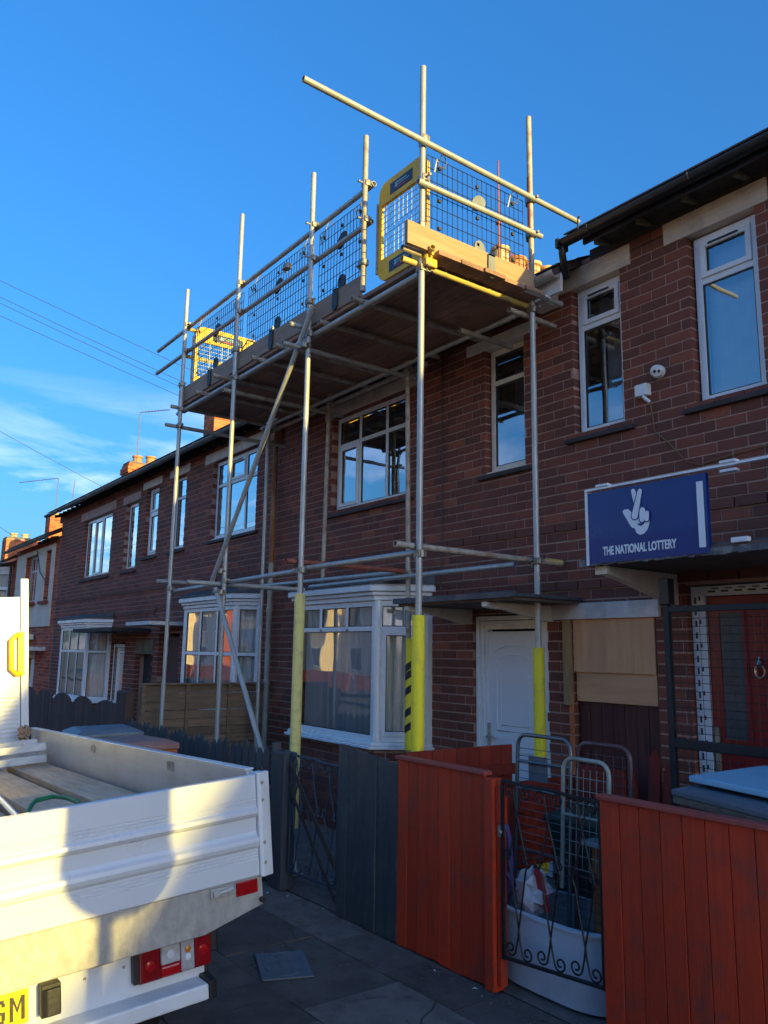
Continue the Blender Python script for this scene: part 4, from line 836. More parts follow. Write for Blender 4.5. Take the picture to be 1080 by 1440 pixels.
# guard rails
MB().pipe((-10.2, 3.665, 5.80), (-5.17, 3.665, 5.80)).build('guard_rail', 'galv', sc, smooth=True); MB().pipe((-10.2, 3.665, 5.48), (-5.20, 3.665, 5.46)).build('guard_rail', 'galv', sc, smooth=True)
MB().pipe((-4.385, 2.48, 5.755), (-4.385, 5.40, 5.70)).build('guard_rail', 'galv', sc, smooth=True, label='long end guard rail overhanging the street'); MB().pipe((-4.385, 3.52, 5.375), (-4.385, 4.90, 5.385)).build('guard_rail', 'galv', sc, smooth=True)
MB().pipe((-9.17, 3.62, 5.78), (-9.17, 4.95, 5.78)).build('guard_rail', 'tube_yellow', sc, smooth=True); MB().pipe((-9.17, 3.62, 5.42), (-9.17, 4.95, 5.42)).build('guard_rail', 'tube_yellow', sc, smooth=True)
for x in PX:
    for z in (2.50, 4.70): coupler((x, YO + .01, z))
    coupler((x, YO + .02, 5.80)); coupler((x, YO + .02, 5.46))
    coupler((x, YO + .0, 5.05 if x > -5 else 5.02))
for p in ((-5.22, YO + .02, 5.80), (-5.22, YO + .02, 5.46), (-5.22, YO, 5.06), (-4.43, YI, 5.72), (-4.43, YI, 5.39), (-4.43, YI, 4.98), (-4.43, YI, 2.54), (-4.43, YI, 4.70), (-6.1, YI, 2.55), (-6.13, YI, 4.66), (-7.62, YI, 4.68), (-9.1, YI, 4.66), (-6.09, YO - .04, 4.58), (-9.1, YO, 4.49), (-7.66, YO - .03, 2.60), (-5.27, YO + .06, 4.72), (-7.62, 3.56, 2.38), (-6.62, 3.64, 5.6)): coupler(p)
coupler((-4.41, YO + .02, 4.78), 'coupler_yellow'); MB().box(-4.41, -4.36, 3.59, 3.70, 4.70, 4.80).build('coupler', 'coupler_yellow', sc, bevel=.01)
# deck boards (five wide, three lengths)
for j in range(5):
    y0 = 3.655 + j * .236; xs_ = [-9.35, -7.0 - (j % 2) * .4, -4.30 + rnd.uniform(-.015, .03)]
    for a, c in zip(xs_[:-1], xs_[1:]):
        zz = 4.772 + rnd.uniform(0, .006); o = MB().box(a + .003, c - .003, y0, y0 + .226, zz, zz + .037).build('deck_board', 'board_wood', sc, bevel=.004)
MB().box(-9.0, -4.6, 4.852, 4.99, 4.80, 4.83).build('deck_board', 'board_wood', sc, bevel=.004)
for q in ((-9.3, -7.35), (-7.34, -5.33)): MB().box(q[0], q[1], 3.64, 3.678, 4.812, 5.0).build('toe_board', 'toe_wood', sc, bevel=.003)
MB().box(-4.372, -4.334, 3.385, 4.74, 4.80, 4.985).build('toe_board', 'toe_wood_end', sc, bevel=.003, label='pale sunlit toe board closing the open end')
MB().box(-4.34, -4.29, 4.62, 4.90, 4.775, 4.79).build('board_end_band', 'sticker_white', sc)

# brick guards
def brick_guard(o, u, W, H, label, disc='guard_disc', po=-.09):
    g = thing('brick_guard', label, 'brick guard', tuple(o), 'mesh brick guards along the platform'); X = frame_M(o, u)
    b = MB(X); n = int(W / .052)
    for i in range(n + 1): x = W * i / n; b.tube([(x, 0, 0), (x, 0, H)], .0042, 4, cap=False)
    m = int(H / .098)
    for j in range(m + 1): z = H * j / m; b.tube([(0, -.004, z), (W, -.004, z)], .0042, 4, cap=False)
    b.build('wire_mesh', 'guard_wire', g)
    for x in (W * .12, W * .88):
        b = MB(X); b.tube([(x - .05, 0, H - .12), (x - .05, -.03, H - .02), (x - .03, -.03, H - .075), (x + .03, -.03, H - .075), (x + .05, -.03, H - .02), (x + .05, .0, H + .07), (x + .05, .035, H + .085), (x + .05, .05, H + .05)], .005, 5); b.build('hook', 'coupler_steel', g)
    for x in (W * .12, W * .5, W * .88):
        for z in (H * .9, H * .52, H * .2):
            b = MB(X); b.box(x - .013, x + .013, -.012, .006, z - .013, z + .013); b.build('clip', 'guard_disc_dark', g)
    b = MB(X); cx, cz = W * .5, H * .70; b.slab([(cx + .075 * math.cos(a) * (1.15 if math.cos(a) > 0 else .9), -.012, cz + .075 * math.sin(a + .4)) for a in [R(i * 20) for i in range(18)]], 0, Vector((0, .016, 0)) if not X else (0, .016, 0)); b.build('name_disc', disc, g)
    b = MB(X); cz = H * .16; b.slab([(cx + .02 + .06 * math.cos(a), -.012, cz + .07 * math.sin(a)) for a in [R(i * 20) for i in range(18)]], 0, (0, .016, 0)); b.build('toe_clip', disc, g); b = MB(X); b.slab([(cx + x_, po, z_) for x_, z_ in ((-.0, .02), (.07, .02), (.075, -.14), (.055, -.18), (.01, -.18), (-.005, -.14))], 0, (0, .014, 0)); b.box(cx, cx + .07, po, -.0, .005, .02); b.build('toe_paddle', disc, g)
    return g
def slabfix(): pass
brick_guard((-9.08, 3.71, 4.99), (1, 0, 0), 1.36, .76, 'dark mesh brick guard nearest the far yellow barrier', 'guard_disc_dark')
brick_guard((-7.60, 3.71, 4.99), (1, 0, 0), 1.36, .76, 'dark mesh brick guard between the two middle front poles', 'guard_disc_dark')
brick_guard((-6.12, 3.71, 4.99), (1, 0, 0), .78, .76, 'narrow dark mesh brick guard beside the ladder gap', 'guard_disc_dark')
brick_guard((-4.45, 3.66, 4.95), (0, 1, 0), 1.08, .74, 'mesh brick guard on the open end above the pale toe board', po=-.135)
# yellow barriers
def barrier(o, u, W, H, label):
    g = thing('yellow_barrier', label, 'barrier', tuple(o), 'yellow chapter barriers'); X = frame_M(o, u); r = .11; th = .032
    def rounded(x0, x1, z0, z1, rr, n=6):
        P = []
        for cx, cz, a0 in ((x1 - rr, z1 - rr, 0), (x0 + rr, z1 - rr, 90), (x0 + rr, z0 + rr, 180), (x1 - rr, z0 + rr, 270)): P += [(cx + rr * math.cos(R(a0 + 90 * k / n)), cz + rr * math.sin(R(a0 + 90 * k / n))) for k in range(n + 1)]
        return P
    out_ = rounded(0, W, 0, H, r); inn = rounded(.035, W - .035, .20, H - .20, .006); n = len(out_)
    b = MB(X); vs = [(x, y, z) for y in (0, th) for x, z in out_] + [(x, y, z) for y in (0, th) for x, z in inn]
    fs = []
    for i in range(n):
        j = (i + 1) % n
        fs += [(i, 2 * n + i, 2 * n + j, j), (n + j, 3 * n + j, 3 * n + i, n + i), (j, n + j, n + i, i), (2 * n + i, 3 * n + i, 3 * n + j, 2 * n + j)]
    b.add(vs, fs); b.build('frame', 'barrier_yellow', g)
    b = MB(X); k = 10
    for i in range(1, k): x = .035 + (W - .07) * i / k; b.box(x - .0025, x + .0025, .012, .016, .20, H - .20)
    for i in range(1, 9): z = .20 + (H - .40) * i / 9; b.box(.035, W - .035, .011, .0155, z - .0025, z + .0025)
    b.build('mesh_infill', 'barrier_mesh', g)
    for z in (.10, H - .10):
        b = MB(X); b.box(W * .25, W * .72, -.003, -.0005, z - .055, z + .045); s = b.build('sticker', 'sticker_navy', g)
        b = MB(X); b.box(W * .36, W * .60, -.005, -.0032, z + .008, z + .02); b.box(W * .42, W * .66, -.005, -.0032, z - .012, z - .004); b.slab([(W * .35, -.0045, z - .02), (W * .42, -.0045, z - .02), (W * .385, -.0045, z + .03)], 0, (0, .001, 0)); b.build('print', 'sticker_pale', s)
        b = MB(X); b.box(W * .40, W * .62, -.005, -.0032, z - .040, z - .028); b.build('print', 'sticker_red', s)
    b = MB(X); b.tube([(-.03, .01, .1), (-.03, .01, H - .15)], .011, 6); b.tube([(-.03, .01, .16), (.02, .01, .16)], .01, 6); b.tube([(-.03, .01, H - .2), (.02, .01, H - .2)], .01, 6); b.build('hinge_rod', 'galv_old', g)
    return g
barrier((-5.13, 3.69, 4.86), (1, 0, 0), .64, .90, 'yellow plastic barrier filling the gap at the near platform corner')
barrier((-9.05, 3.72, 4.95), (0, 1, 0), .9, .86, 'yellow plastic barrier across the far end of the platform')
b = MB(); b.tube([(-7.9, 3.74, 5.02), (-7.62, 3.73, 5.16), (-7.35, 3.75, 5.03)], .008, 5); tag(b.build('orange_strap', 'tube_red'), 'thin red strap hanging behind the mesh at the left front pole', 'strap')

# ------------------------------------------------------------------ fences
def fence(label, x0, x1, y, z0, z1, bw, mat, cap=None, wob=.003, gap=.003, axis='x', pts=None, name='board_fence', rail=True, top=None):
    f = thing(name, label, 'fence', ((x0 + x1) / 2, y, 0) if axis == 'x' else (y, (x0 + x1) / 2, 0)); x = x0; n = round((x1 - x0) / bw); bw = (x1 - x0) / n
    for i in range(n):
        a, c = x0 + i * bw + gap / 2, x0 + (i + 1) * bw - gap / 2; q = rnd.uniform(0, wob); zt = z1 if top is None else top((a + c) / 2, i)
        b = MB()
        if axis == 'x': b.box(a, c, y + q, y + q + .018, gz(a) + z0 + rnd.uniform(0, .012), zt)
        else: b.box(y + q, y + q + .018, a, c, z0, zt)
        b.build('board', mat, f, bevel=.0035)
    if rail:
        b = MB()
        for z in (z0 + .2, z1 - .2):
            if axis == 'x': b.box(x0, x1, y + .024, y + .06, z, z + .07)
            else: b.box(y + .024, y + .06, x0, x1, z, z + .07)
        b.build('rail', mat, f)
    if cap:
        b = MB()
        if axis == 'x': b.box(x0 - .01, x1 + .01, y - .018, y + .05, z1 + .001, z1 + .024)
        else: b.box(y - .018, y + .05, x0, x1, z1 + .001, z1 + .024)
        b.build('cap_rail', cap, f, bevel=.004)
    return f
fence('slate blue board fence with flaking paint beside the red fence', -4.97, -4.272, 3.295, 0, 1.13, .116, 'fence_slate', wob=.012, gap=.002, top=lambda x, i: 1.15 - .012 * i + rnd.uniform(-.008, .008))
f = fence('short red board fence with cap rail between slate fence and ironwork gate', -4.27, -3.46, 3.30, 0, 1.115, .1, 'fence_red', cap='fence_red_cap')
MB().box(-3.455, -3.385, 3.285, 3.37, 0, 1.105).build('post', 'fence_red', f, bevel=.004)
MB().box(-3.380, -3.352, 3.31, 3.36, .03, .80).build('post_batten', 'fence_red', f, bevel=.003); MB().box(-3.380, -3.345, 3.305, 3.365, .865, 1.06).build('post_batten', 'fence_red', f, bevel=.003)
b = MB(); b.box(-3.375, -3.35, 3.315, 3.35, .80, .86); b.tube([(-3.36, 3.31, .83), (-3.335, 3.305, .83)], .009, 6); b.build('latch', 'galv_old', f)
f2_ = fence('long red board fence with cap rail right of the ironwork gate', -2.655, .6, 3.30, 0, 1.105, .1125, 'fence_red', cap='fence_red_cap')
fence('red boundary fence running back towards the white door', 3.36, 4.33, -4.27, .15, 1.155, .105, 'fence_red_shaded', axis='y')
fence('lower red boundary boards in front of the white door', 4.34, 5.1, -4.27, .30, .89, .105, 'fence_red_shaded', axis='y', name='low_fence')
b = thing('red_board', 'short red board lying on edge at the boarded passage', 'board', (-3.9, 4.85, .5)); MB().box(-4.15, -3.72, 4.9, 4.925, .45, .99).build('board', 'fence_red_shaded', b, bevel=.003)
b = thing('red_pickets', 'pointed red pickets leaning beside the dark cage post', 'pickets', (-3.5, 4.9, 0))
for (x, z, w_, tilt) in ((-3.70, .98, .07, 0), (-3.56, 1.16, .08, .04), (-3.47, 1.08, .07, .06)):
    q = MB(); q.slab([(x, 4.86, .1), (x + w_, 4.86, .1), (x + w_ + tilt, 4.93, z - .1), (x + w_ / 2 + tilt, 4.935, z), (x + tilt, 4.93, z - .06)], 0, (0, .02, 0)); q.build('picket', 'fence_red_shaded', b)
# picket fence
pf = thing('picket_fence', 'weathered slate grey picket fence with pointed tops behind the van', 'fence', (-7.6, 3.3, 0))
x = -9.42; i = 0
while x < -6.0:
    h = .99 + .02 * math.sin(i * 1.7) + rnd.uniform(-.012, .012) + (.02 if x > -6.9 else 0); g = gz(x); w_ = .104; t = rnd.uniform(-.012, .012); b = MB(); y = 3.30 + rnd.uniform(-.004, .006)
    b.slab([(x, y, g + .03), (x + w_, y, g + .03), (x + w_ + t, y, h - .07), (x + w_ * .8 + t, y, h - .03), (x + w_ * .5 + t, y, h), (x + w_ * .2 + t, y, h - .03), (x + t, y, h - .07)], 0, (0, .018, 0)); b.build('picket', 'picket_slate', pf, bevel=.003)
    x += .128; i += 1
b = MB(); b.box(-9.42, -5.95, 3.325, 3.36, .25, .33); b.box(-9.42, -5.95, 3.325, 3.36, .72, .80); b.build('rail', 'picket_slate', pf)
gp = MB().box(-5.90, -5.71, 3.28, 3.40, -.02, 1.0).build('post', 'picket_slate', pf, bevel=.006); MB().box(-5.94, -5.905, 3.29, 3.36, 0, 1.06).build('post', 'picket_slate', pf, bevel=.004)
# scalloped dark fence
sf = thing('scalloped_fence', 'dark brown fence with scalloped humps in front of the end house', 'fence', (-11.5, 3.3, 0)); x = -14.6; i = 0
while x < -9.86:
    ph = ((x + 14.6) % .98) / .98; h = 1.00 + .19 * math.sqrt(max(0, 1 - (2 * ph - 1) ** 2)); g = gz(x); h2 = 1.00 + .19 * math.sqrt(max(0, 1 - (2 * min(1, ph + .1) - 1) ** 2)); y = 3.3 + rnd.uniform(0, .006)
    b = MB(); b.slab([(x, y, g), (x + .093, y, g), (x + .093, y, h2 - .03), (x, y, h - .03)], 0, (0, .018, 0)); b.build('board', 'scallop_brown', sf, bevel=.002); x += .098; i += 1
MB().box(-9.78, -9.45, 3.28, 3.40, -.08, 1.30).build('post', 'scallop_brown', sf, bevel=.02)
b = MB(); b.box(-14.6, -9.86, 3.325, 3.37, .75, .83); b.build('rail', 'scallop_brown', sf)
# overlap panel fence running back to the wall
of = thing('overlap_fence', 'weathered brown overlap panel fence running back between two front gardens', 'fence', (-9.5, 4.3, 0)); z = .05; i = 0
while z < 1.34:
    y0 = 3.50 if z > 1.0 else 3.46; b = MB(); w0 = rnd.uniform(-.006, .006)
    b.slab([(-9.475, y0, z), (-9.475, 5.15, z + w0), (-9.475, 5.15, z + .097), (-9.475, y0, z + .097 - w0)], 0, (-.014, 0, 0)) ; o = b.build('slat', 'panel_wood', of, bevel=.002); o.location.x += rnd.uniform(0, .008) + (i % 2) * .018; z += .102; i += 1
for y in (3.47, 4.02, 4.58, 5.12): MB().box(-9.452, -9.43, y, y + .045, .03, 1.37).build('batten', 'panel_wood', of, bevel=.002)
MB().box(-9.51, -9.42, 3.47, 5.16, 1.371, 1.39).build('cap_rail', 'panel_wood', of, bevel=.002)

# ------------------------------------------------------------------ ironwork gates
def spiral(cx, cz, r, a0, turns, d, n=16): return [(cx + r * (1 - .72 * i / n) * math.cos(a0 + d * turns * 2 * math.pi * i / n), cz + r * (1 - .72 * i / n) * math.sin(a0 + d * turns * 2 * math.pi * i / n)) for i in range(n + 1)]
def gate(label, x0, x1, y, zl, zr, zt, mat, units, extra=None):
    g = thing('iron_gate', label, 'gate', ((x0 + x1) / 2, y, 0)); zb = lambda x: zl + (zr - zl) * (x - x0) / (x1 - x0); W = x1 - x0; T = lambda P: [(x, y, z) for x, z in P]
    b = MB(); b.box(x0 - .008, x0 + .008, y - .008, y + .008, zl - .01, zt); b.box(x1 - .008, x1 + .008, y - .008, y + .008, zr - .01, zt)
    b.tube(T([(x0, zb(x0)), (x1, zb(x1))]), .011, 6); b.build('gate_frame', mat, g)
    b = MB(); b.tube(T([(x0, zt + .005), (x0 + W * .25, zt - .004), (x0 + W * .5, zt), (x0 + W * .75, zt - .012), (x1, zt - .01)]), .010, 6); b.build('top_rail', mat, g)
    u = W / units; zm = (zt + max(zl, zr)) / 2 + .02
    for i in range(units):
        xc = x0 + u * (i + .5); z0 = zb(xc); hw = u * .30; s = MB(); rr = u * .17
        for sg in (-1, 1):
            # leg rises from the foot scroll through the crossing to the waist
            foot = [(xc + sg * (u * .27 + rr * math.cos(a) * (1 - .09 * k)), z0 + .012 + rr + rr * math.sin(a) * (1 - .09 * k)) for k, a in enumerate([R(150 - j * 42) if sg > 0 else R(150 - j * 42) for j in range(0)])]
            sp_ = [(xc + sg * x_, z0 + z_) for x_, z_ in spiral(u * .27, .014 + rr, rr, R(-150), 1.25, 1)][::-1]
            leg = [(xc + sg * u * .04, z0 + .10), (xc - sg * u * .0, z0 + .16), (xc - sg * hw * .55, zm - .14), (xc - sg * hw * .8, zm - .04)]
            s.tube(T(sp_ + leg), .0052, 5)
            up = [(xc - sg * hw * .8, zm - .04), (xc - sg * hw * 1.05, zm), (xc - sg * hw * .8, zm + .05), (xc, zt - .17), (xc + sg * u * .06, zt - .11)]
            sp2_ = [(xc + sg * x_, zt - z_) for x_, z_ in spiral(u * .27, .014 + rr, rr, R(-150), 1.1, 1)]
            s.tube(T(up + sp2_), .0052, 5)
            s.tube(T([(xc - sg * hw * 1.0 + sg * 0, zm)] + [(xc - sg * (hw * 1.0 + .0) + sg * a_, zm + b_) for a_, b_ in spiral(.0, .035, .035, R(-90), 1.0, -sg)]), .0045, 5)
        s.build('scrollwork', mat, g)
    if extra: extra(g)
    return g
gate('black scrollwork garden gate between the two red fences', -3.335, -2.665, 3.315, .19, .245, 1.10, 'wrought_black', 3)
def braces(g):
    b = MB(); b.slab([(-5.66, 3.30, .90), (-5.66, 3.30, .95), (-5.0, 3.30, .34), (-5.0, 3.30, .28)], 0, (0, .01, 0)); b.slab([(-5.66, 3.31, .72), (-5.66, 3.31, .75), (-5.0, 3.31, .10), (-5.0, 3.31, .06)], 0, (0, .01, 0)); b.build('diagonal_strap', 'eave_timber', g)
gate('dark navy patterned garden gate beside the slate fence', -5.68, -5.0, 3.33, .13, .15, .99, 'wrought_navy', 3, braces)

# ------------------------------------------------------------------ things in the near garden
def frame_trolley(label, x0, x1, y, zt, mat, r, rails, wires, zb=.06, lean=.05, vwires=0):
    t = thing('wire_trolley', label, 'trolley', ((x0 + x1) / 2, y, 0)); c = .07; Y = lambda z: y + lean * (z - zb)
    P = [(x0, zb), (x0, zt - c)] + [(x0 + c - c * math.cos(R(a)), zt - c + c * math.sin(R(a))) for a in (22, 45, 68, 90)] + [(x1 - c + c * math.sin(R(a)), zt - c + c * math.cos(R(a))) for a in (0, 22, 45, 68, 90)] + [(x1, zb)]
    MB().tube([(x, Y(z), z) for x, z in P], r, 10).build('tube_frame', mat, t, smooth=True)
    b = MB()
    for z in rails: b.tube([(x0, Y(z), z), (x1, Y(z), z)], r * .7, 8)
    b.build('cross_rail', mat, t); b = MB(); z = zb + .12
    while z < zt - .05: b.tube([(x0, Y(z) + .01, z), (x1, Y(z) + .01, z)], .0022, 4); z += wires
    for i in range(vwires): x = x0 + (x1 - x0) * (i + 1) / (vwires + 1); b.tube([(x, Y(zb) + .01, zb + .12), (x, Y(zt) + .01, zt - .05)], .0022, 4)
    b.build('wires', mat, t, kind='stuff'); return t
frame_trolley('tall grey tube trolley frame standing behind the scrollwork gate', -3.70, -3.27, 3.76, 1.30, 'trolley_grey', .0125, (.62, .98, 1.14), .045)
frame_trolley('maroon tube trolley frame behind the cream one', -3.25, -2.88, 3.80, 1.29, 'trolley_maroon', .013, (.55, .95), .05, vwires=5)
frame_trolley('cream tube trolley frame nested in the maroon one', -3.255, -2.93, 3.70, 1.21, 'trolley_cream', .013, (.90,), .07, vwires=6, zb=.5)
b = MB(); b.box(-3.64, -3.50, 3.85, 3.87, 1.02, 1.17); tag(b.build('dark_plastic_sheet', 'bin_bluegrey'), 'small dark plastic sheet hanging on the grey trolley', 'sheet')
# white tub
tb = thing('white_tub', 'long white tub with grey inside just behind the gate', 'tub', (-3.2, 3.6, 0))
def oval(x0, x1, y0, y1, n=28):
    cx, cy_, a, b_ = (x0 + x1) / 2, (y0 + y1) / 2, (x1 - x0) / 2, (y1 - y0) / 2
    return [(cx + a * math.copysign(abs(math.cos(t)) ** .55, math.cos(t)), cy_ + b_ * math.copysign(abs(math.sin(t)) ** .75, math.sin(t))) for t in [2 * math.pi * i / n for i in range(n)]]
def ring(b, P0, z0, P1, z1):
    n = len(P0); b.add([(x, y, z0) for x, y in P0] + [(x, y, z1) for x, y in P1], [(i, (i + 1) % n, n + (i + 1) % n, n + i) for i in range(n)])
b = MB(); o1, o2, o3 = oval(-3.62, -2.80, 3.46, 3.90), oval(-3.66, -2.76, 3.43, 3.93), oval(-3.68, -2.74, 3.415, 3.945); ring(b, o1, .01, o2, .385); ring(b, o2, .385, o3, .39); ring(b, o3, .39, o3, .402); i1 = oval(-3.64, -2.78, 3.45, 3.91); ring(b, o3, .402, i1, .402); b.build('shell', 'white_tub', tb, smooth=True)
b = MB(); i2 = oval(-3.60, -2.82, 3.49, 3.87); ring(b, i1, .401, i2, .15); b.add([(x, y, .15) for x, y in i2], [tuple(range(len(i2)))]); b.build('inside', 'tub_inside', tb, smooth=True)
def blob(name, mat, c, s, label, cat, seed=1, n=9, rough=.3):
    q = random.Random(seed); b = MB(); m = 14; vs = []
    for i in range(n + 1):
        th = math.pi * i / n
        for k in range(m):
            r_ = 1 + q.uniform(-rough, rough); vs.append((c[0] + s[0] * r_ * math.sin(th) * math.cos(2 * math.pi * k / m), c[1] + s[1] * r_ * math.sin(th) * math.sin(2 * math.pi * k / m), c[2] + s[2] * r_ * math.cos(th)))
    b.add(vs, [(i * m + k, i * m + (k + 1) % m, (i + 1) * m + (k + 1) % m, (i + 1) * m + k) for i in range(n) for k in range(m)])
    return tag(b.build(name, mat), label, cat)
blob('carrier_bag', 'plastic_bag', (-3.40, 3.62, .45), (.10, .09, .12), 'crumpled white and pink carrier bag in the white tub', 'bag', 3)
b = MB(); b.slab([(-3.30, 3.60, .38), (-3.27, 3.60, .38), (-3.31, 3.58, .58), (-3.35, 3.58, .60), (-3.36, 3.58, .56)], 0, (0, .02, 0)); tag(b.build('red_packet', 'sticker_red'), 'narrow red packet stuck in beside the carrier bag', 'packet')
b = MB(); b.slab([(-3.60 + .075 * math.cos(a), 3.56, .58 + .25 * math.sin(a)) for a in [R(i * 18) for i in range(20)]], 0, (0, .03, 0)); b.slab([(-3.56 + .07 * math.cos(a), 3.53, .48 + .07 * math.sin(a)) for a in [R(i * 30) for i in range(12)]], 0, (0, .04, 0)); tag(b.build('purple_toy', 'purple'), 'purple plastic toy standing by the latch post', 'toy')
def wheelie(name, label, x, y, w_, d, h, body, lid, z0=0, group=None, lid2=None, ang=0):
    t = thing(name, label, 'wheelie bin', (x, y, z0), group); X = Matrix.Translation((x, y, z0)) @ Matrix.Rotation(ang, 4, 'Z')
    b = MB(X); k = .82; vs = [(-w_ / 2 * k, -d / 2 * k, .06), (w_ / 2 * k, -d / 2 * k, .06), (w_ / 2 * k, d / 2 * k, .0), (-w_ / 2 * k, d / 2 * k, .0), (-w_ / 2, -d / 2, h), (w_ / 2, -d / 2, h), (w_ / 2, d / 2, h), (-w_ / 2, d / 2, h)]
    b.add(vs, [(0, 3, 2, 1), (0, 1, 5, 4), (1, 2, 6, 5), (2, 3, 7, 6), (3, 0, 4, 7), (4, 5, 6, 7)]); b.box(-w_ / 2 - .015, w_ / 2 + .015, -d / 2 - .015, d / 2 + .02, h - .05, h - .002); b.build('body', body, t, bevel=.01)
    b = MB(X); e = .03; vs = [(-w_ / 2 - e, -d / 2 - e, h), (w_ / 2 + e, -d / 2 - e, h), (w_ / 2 + e, d / 2 + e, h), (-w_ / 2 - e, d / 2 + e, h), (-w_ / 2 - e, -d / 2 - e, h + .035), (w_ / 2 + e, -d / 2 - e, h + .035), (w_ / 2 + e, d / 2 + e, h + .05), (-w_ / 2 - e, d / 2 + e, h + .05), (-w_ / 2 + .04, -d / 2 + .06, h + .075), (w_ / 2 - .04, -d / 2 + .06, h + .075), (w_ / 2 - .04, d / 2 - .05, h + .085), (-w_ / 2 + .04, d / 2 - .05, h + .085)]
    b.add(vs, [(0, 1, 5, 4), (1, 2, 6, 5), (2, 3, 7, 6), (3, 0, 4, 7), (4, 5, 9, 8), (5, 6, 10, 9), (6, 7, 11, 10), (7, 4, 8, 11), (8, 9, 10, 11), (3, 2, 1, 0)]); b.build('lid', lid, t, bevel=.012)
    b = MB(X); b.tube([(-w_ * .35, d / 2 + .05, h - .02), (w_ * .35, d / 2 + .05, h - .02)], .014, 8); b.tube([(-w_ * .4, d / 2 - .02, .10), (w_ * .4, d / 2 - .02, .10)], .012, 6); b.build('handle', body, t)
    for sx in (-1, 1): b = MB(X); b.tube([(sx * w_ * .42, d / 2, .10), (sx * w_ * .48, d / 2, .10)], .10, 14); b.build('wheel', 'rubber', t)
    return t
wheelie('wheelie_bin', 'dark green wheelie bin half hidden behind the gate and trolleys', -3.36, 4.15, .42, .40, .78, 'bin_green', 'bin_green', group=None)
wheelie('wheelie_bin', 'wheelie bin with brown and mauve lid between the van and the picket fence', -7.35, 2.62, .56, .60, .95, 'bin_brown', 'bin_mauve', z0=gz(-7.4), group='bins on the pavement', ang=R(8))
t = MB(Matrix.Translation((-7.35, 2.62, gz(-7.4))) @ Matrix.Rotation(R(8), 4, 'Z')).box(-.325, .325, -.345, -.325, .93, 1.0); bb = [o for o in bpy.data.objects if o.get('label', '').startswith('wheelie bin with brown')][0]; t.build('lid_edge', 'bin_brown', bb, bevel=.01)
wheelie('wheelie_bin', 'blue grey wheelie bin farther along by the brown scalloped fence', -8.25, 2.66, .56, .60, .99, 'bin_bluegrey', 'bin_bluegrey', z0=gz(-8.2), group='bins on the pavement', ang=R(-5))
cbn = thing('wooden_cabinet', 'orange brown wooden cabinet with pale lid behind the cream trolley', 'cabinet', (-3.0, 3.98, 0))
MB().box(-3.17, -3.0, 3.86, 4.22, .05, .72).build('side', 'cabinet_wood', cbn, bevel=.004); MB().box(-2.998, -2.62, 3.88, 4.22, .05, .72).build('door', 'cabinet_dark', cbn, bevel=.004); MB().box(-3.22, -2.60, 3.82, 4.25, .722, .75).build('lid', 'lid_pale', cbn, bevel=.006)
# boards stacked behind the right fence
def planar(o, u, v, L, D, z0, z1, mat, name, parent=None, label=None, cat=None, jag=0):
    X = Matrix(((u[0], v[0], 0, o[0]), (u[1], v[1], 0, o[1]), (0, 0, 1, 0), (0, 0, 0, 1))); b = MB(X).box(0, L, 0, D, z0, z1); ob = b.build(name, mat, parent, bevel=.006)
    if label: tag(ob, label, cat)
    return ob
planar((-2.425, 3.71), (.965, -.26), (.0, 1), 1.3, .72, 1.185, 1.215, 'blue_board', 'blue_board', label='pale blue rigid board lying on top of the stack behind the right fence', cat='board')
wt = thing('old_worktop', 'battered grey worktop with rough brown edge under the blue board', 'worktop', (-2, 3.6, 1.1))
planar((-2.42, 3.55), (.955, -.295), (-.05, 1), 1.35, .62, 1.135, 1.165, 'worktop', 'top', wt); planar((-2.415, 3.552), (.955, -.295), (-.05, 1), 1.34, .60, 1.10, 1.134, 'worktop_edge', 'core', wt)
pl = thing('storage_chest', 'low dark chest under the stacked boards behind the right fence', 'chest', (-1.8, 3.7, 0)); MB().box(-2.3, -1.0, 3.45, 4.2, 0, 1.09).build('body', 'cabinet_dark', pl, bevel=.01)
# black mesh cage in front of the red door
cg = thing('mesh_cage', 'black steel frame with square wire mesh standing before the red door', 'cage', (-2.6, 4.6, 0))
for x in (-3.125, -1.62): MB().box(x, x + .04, 4.58, 4.62, 0, 2.13).build('post', 'cage_black', cg, bevel=.003)
MB().box(-3.084, -1.621, 4.582, 4.618, 2.08, 2.118).build('rail', 'cage_black', cg, bevel=.003); MB().box(-3.084, -1.621, 4.575, 4.618, 1.235, 1.29).build('rail', 'cage_black', cg, bevel=.003)
MB().box(-3.14, -3.07, 4.57, 4.64, 2.131, 2.30).build('top_fixing', 'black_plastic', cg, bevel=.005)
b = MB(); x = -3.08
while x < -1.62: b.tube([(x, 4.6, .1), (x, 4.6, 2.09)], .0020, 4, cap=False); x += .0505
z = .12
while z < 2.08: b.tube([(-3.085, 4.603, z), (-1.62, 4.603, z)], .0020, 4, cap=False); z += .0505
b.build('wire_mesh', 'cage_black', cg)

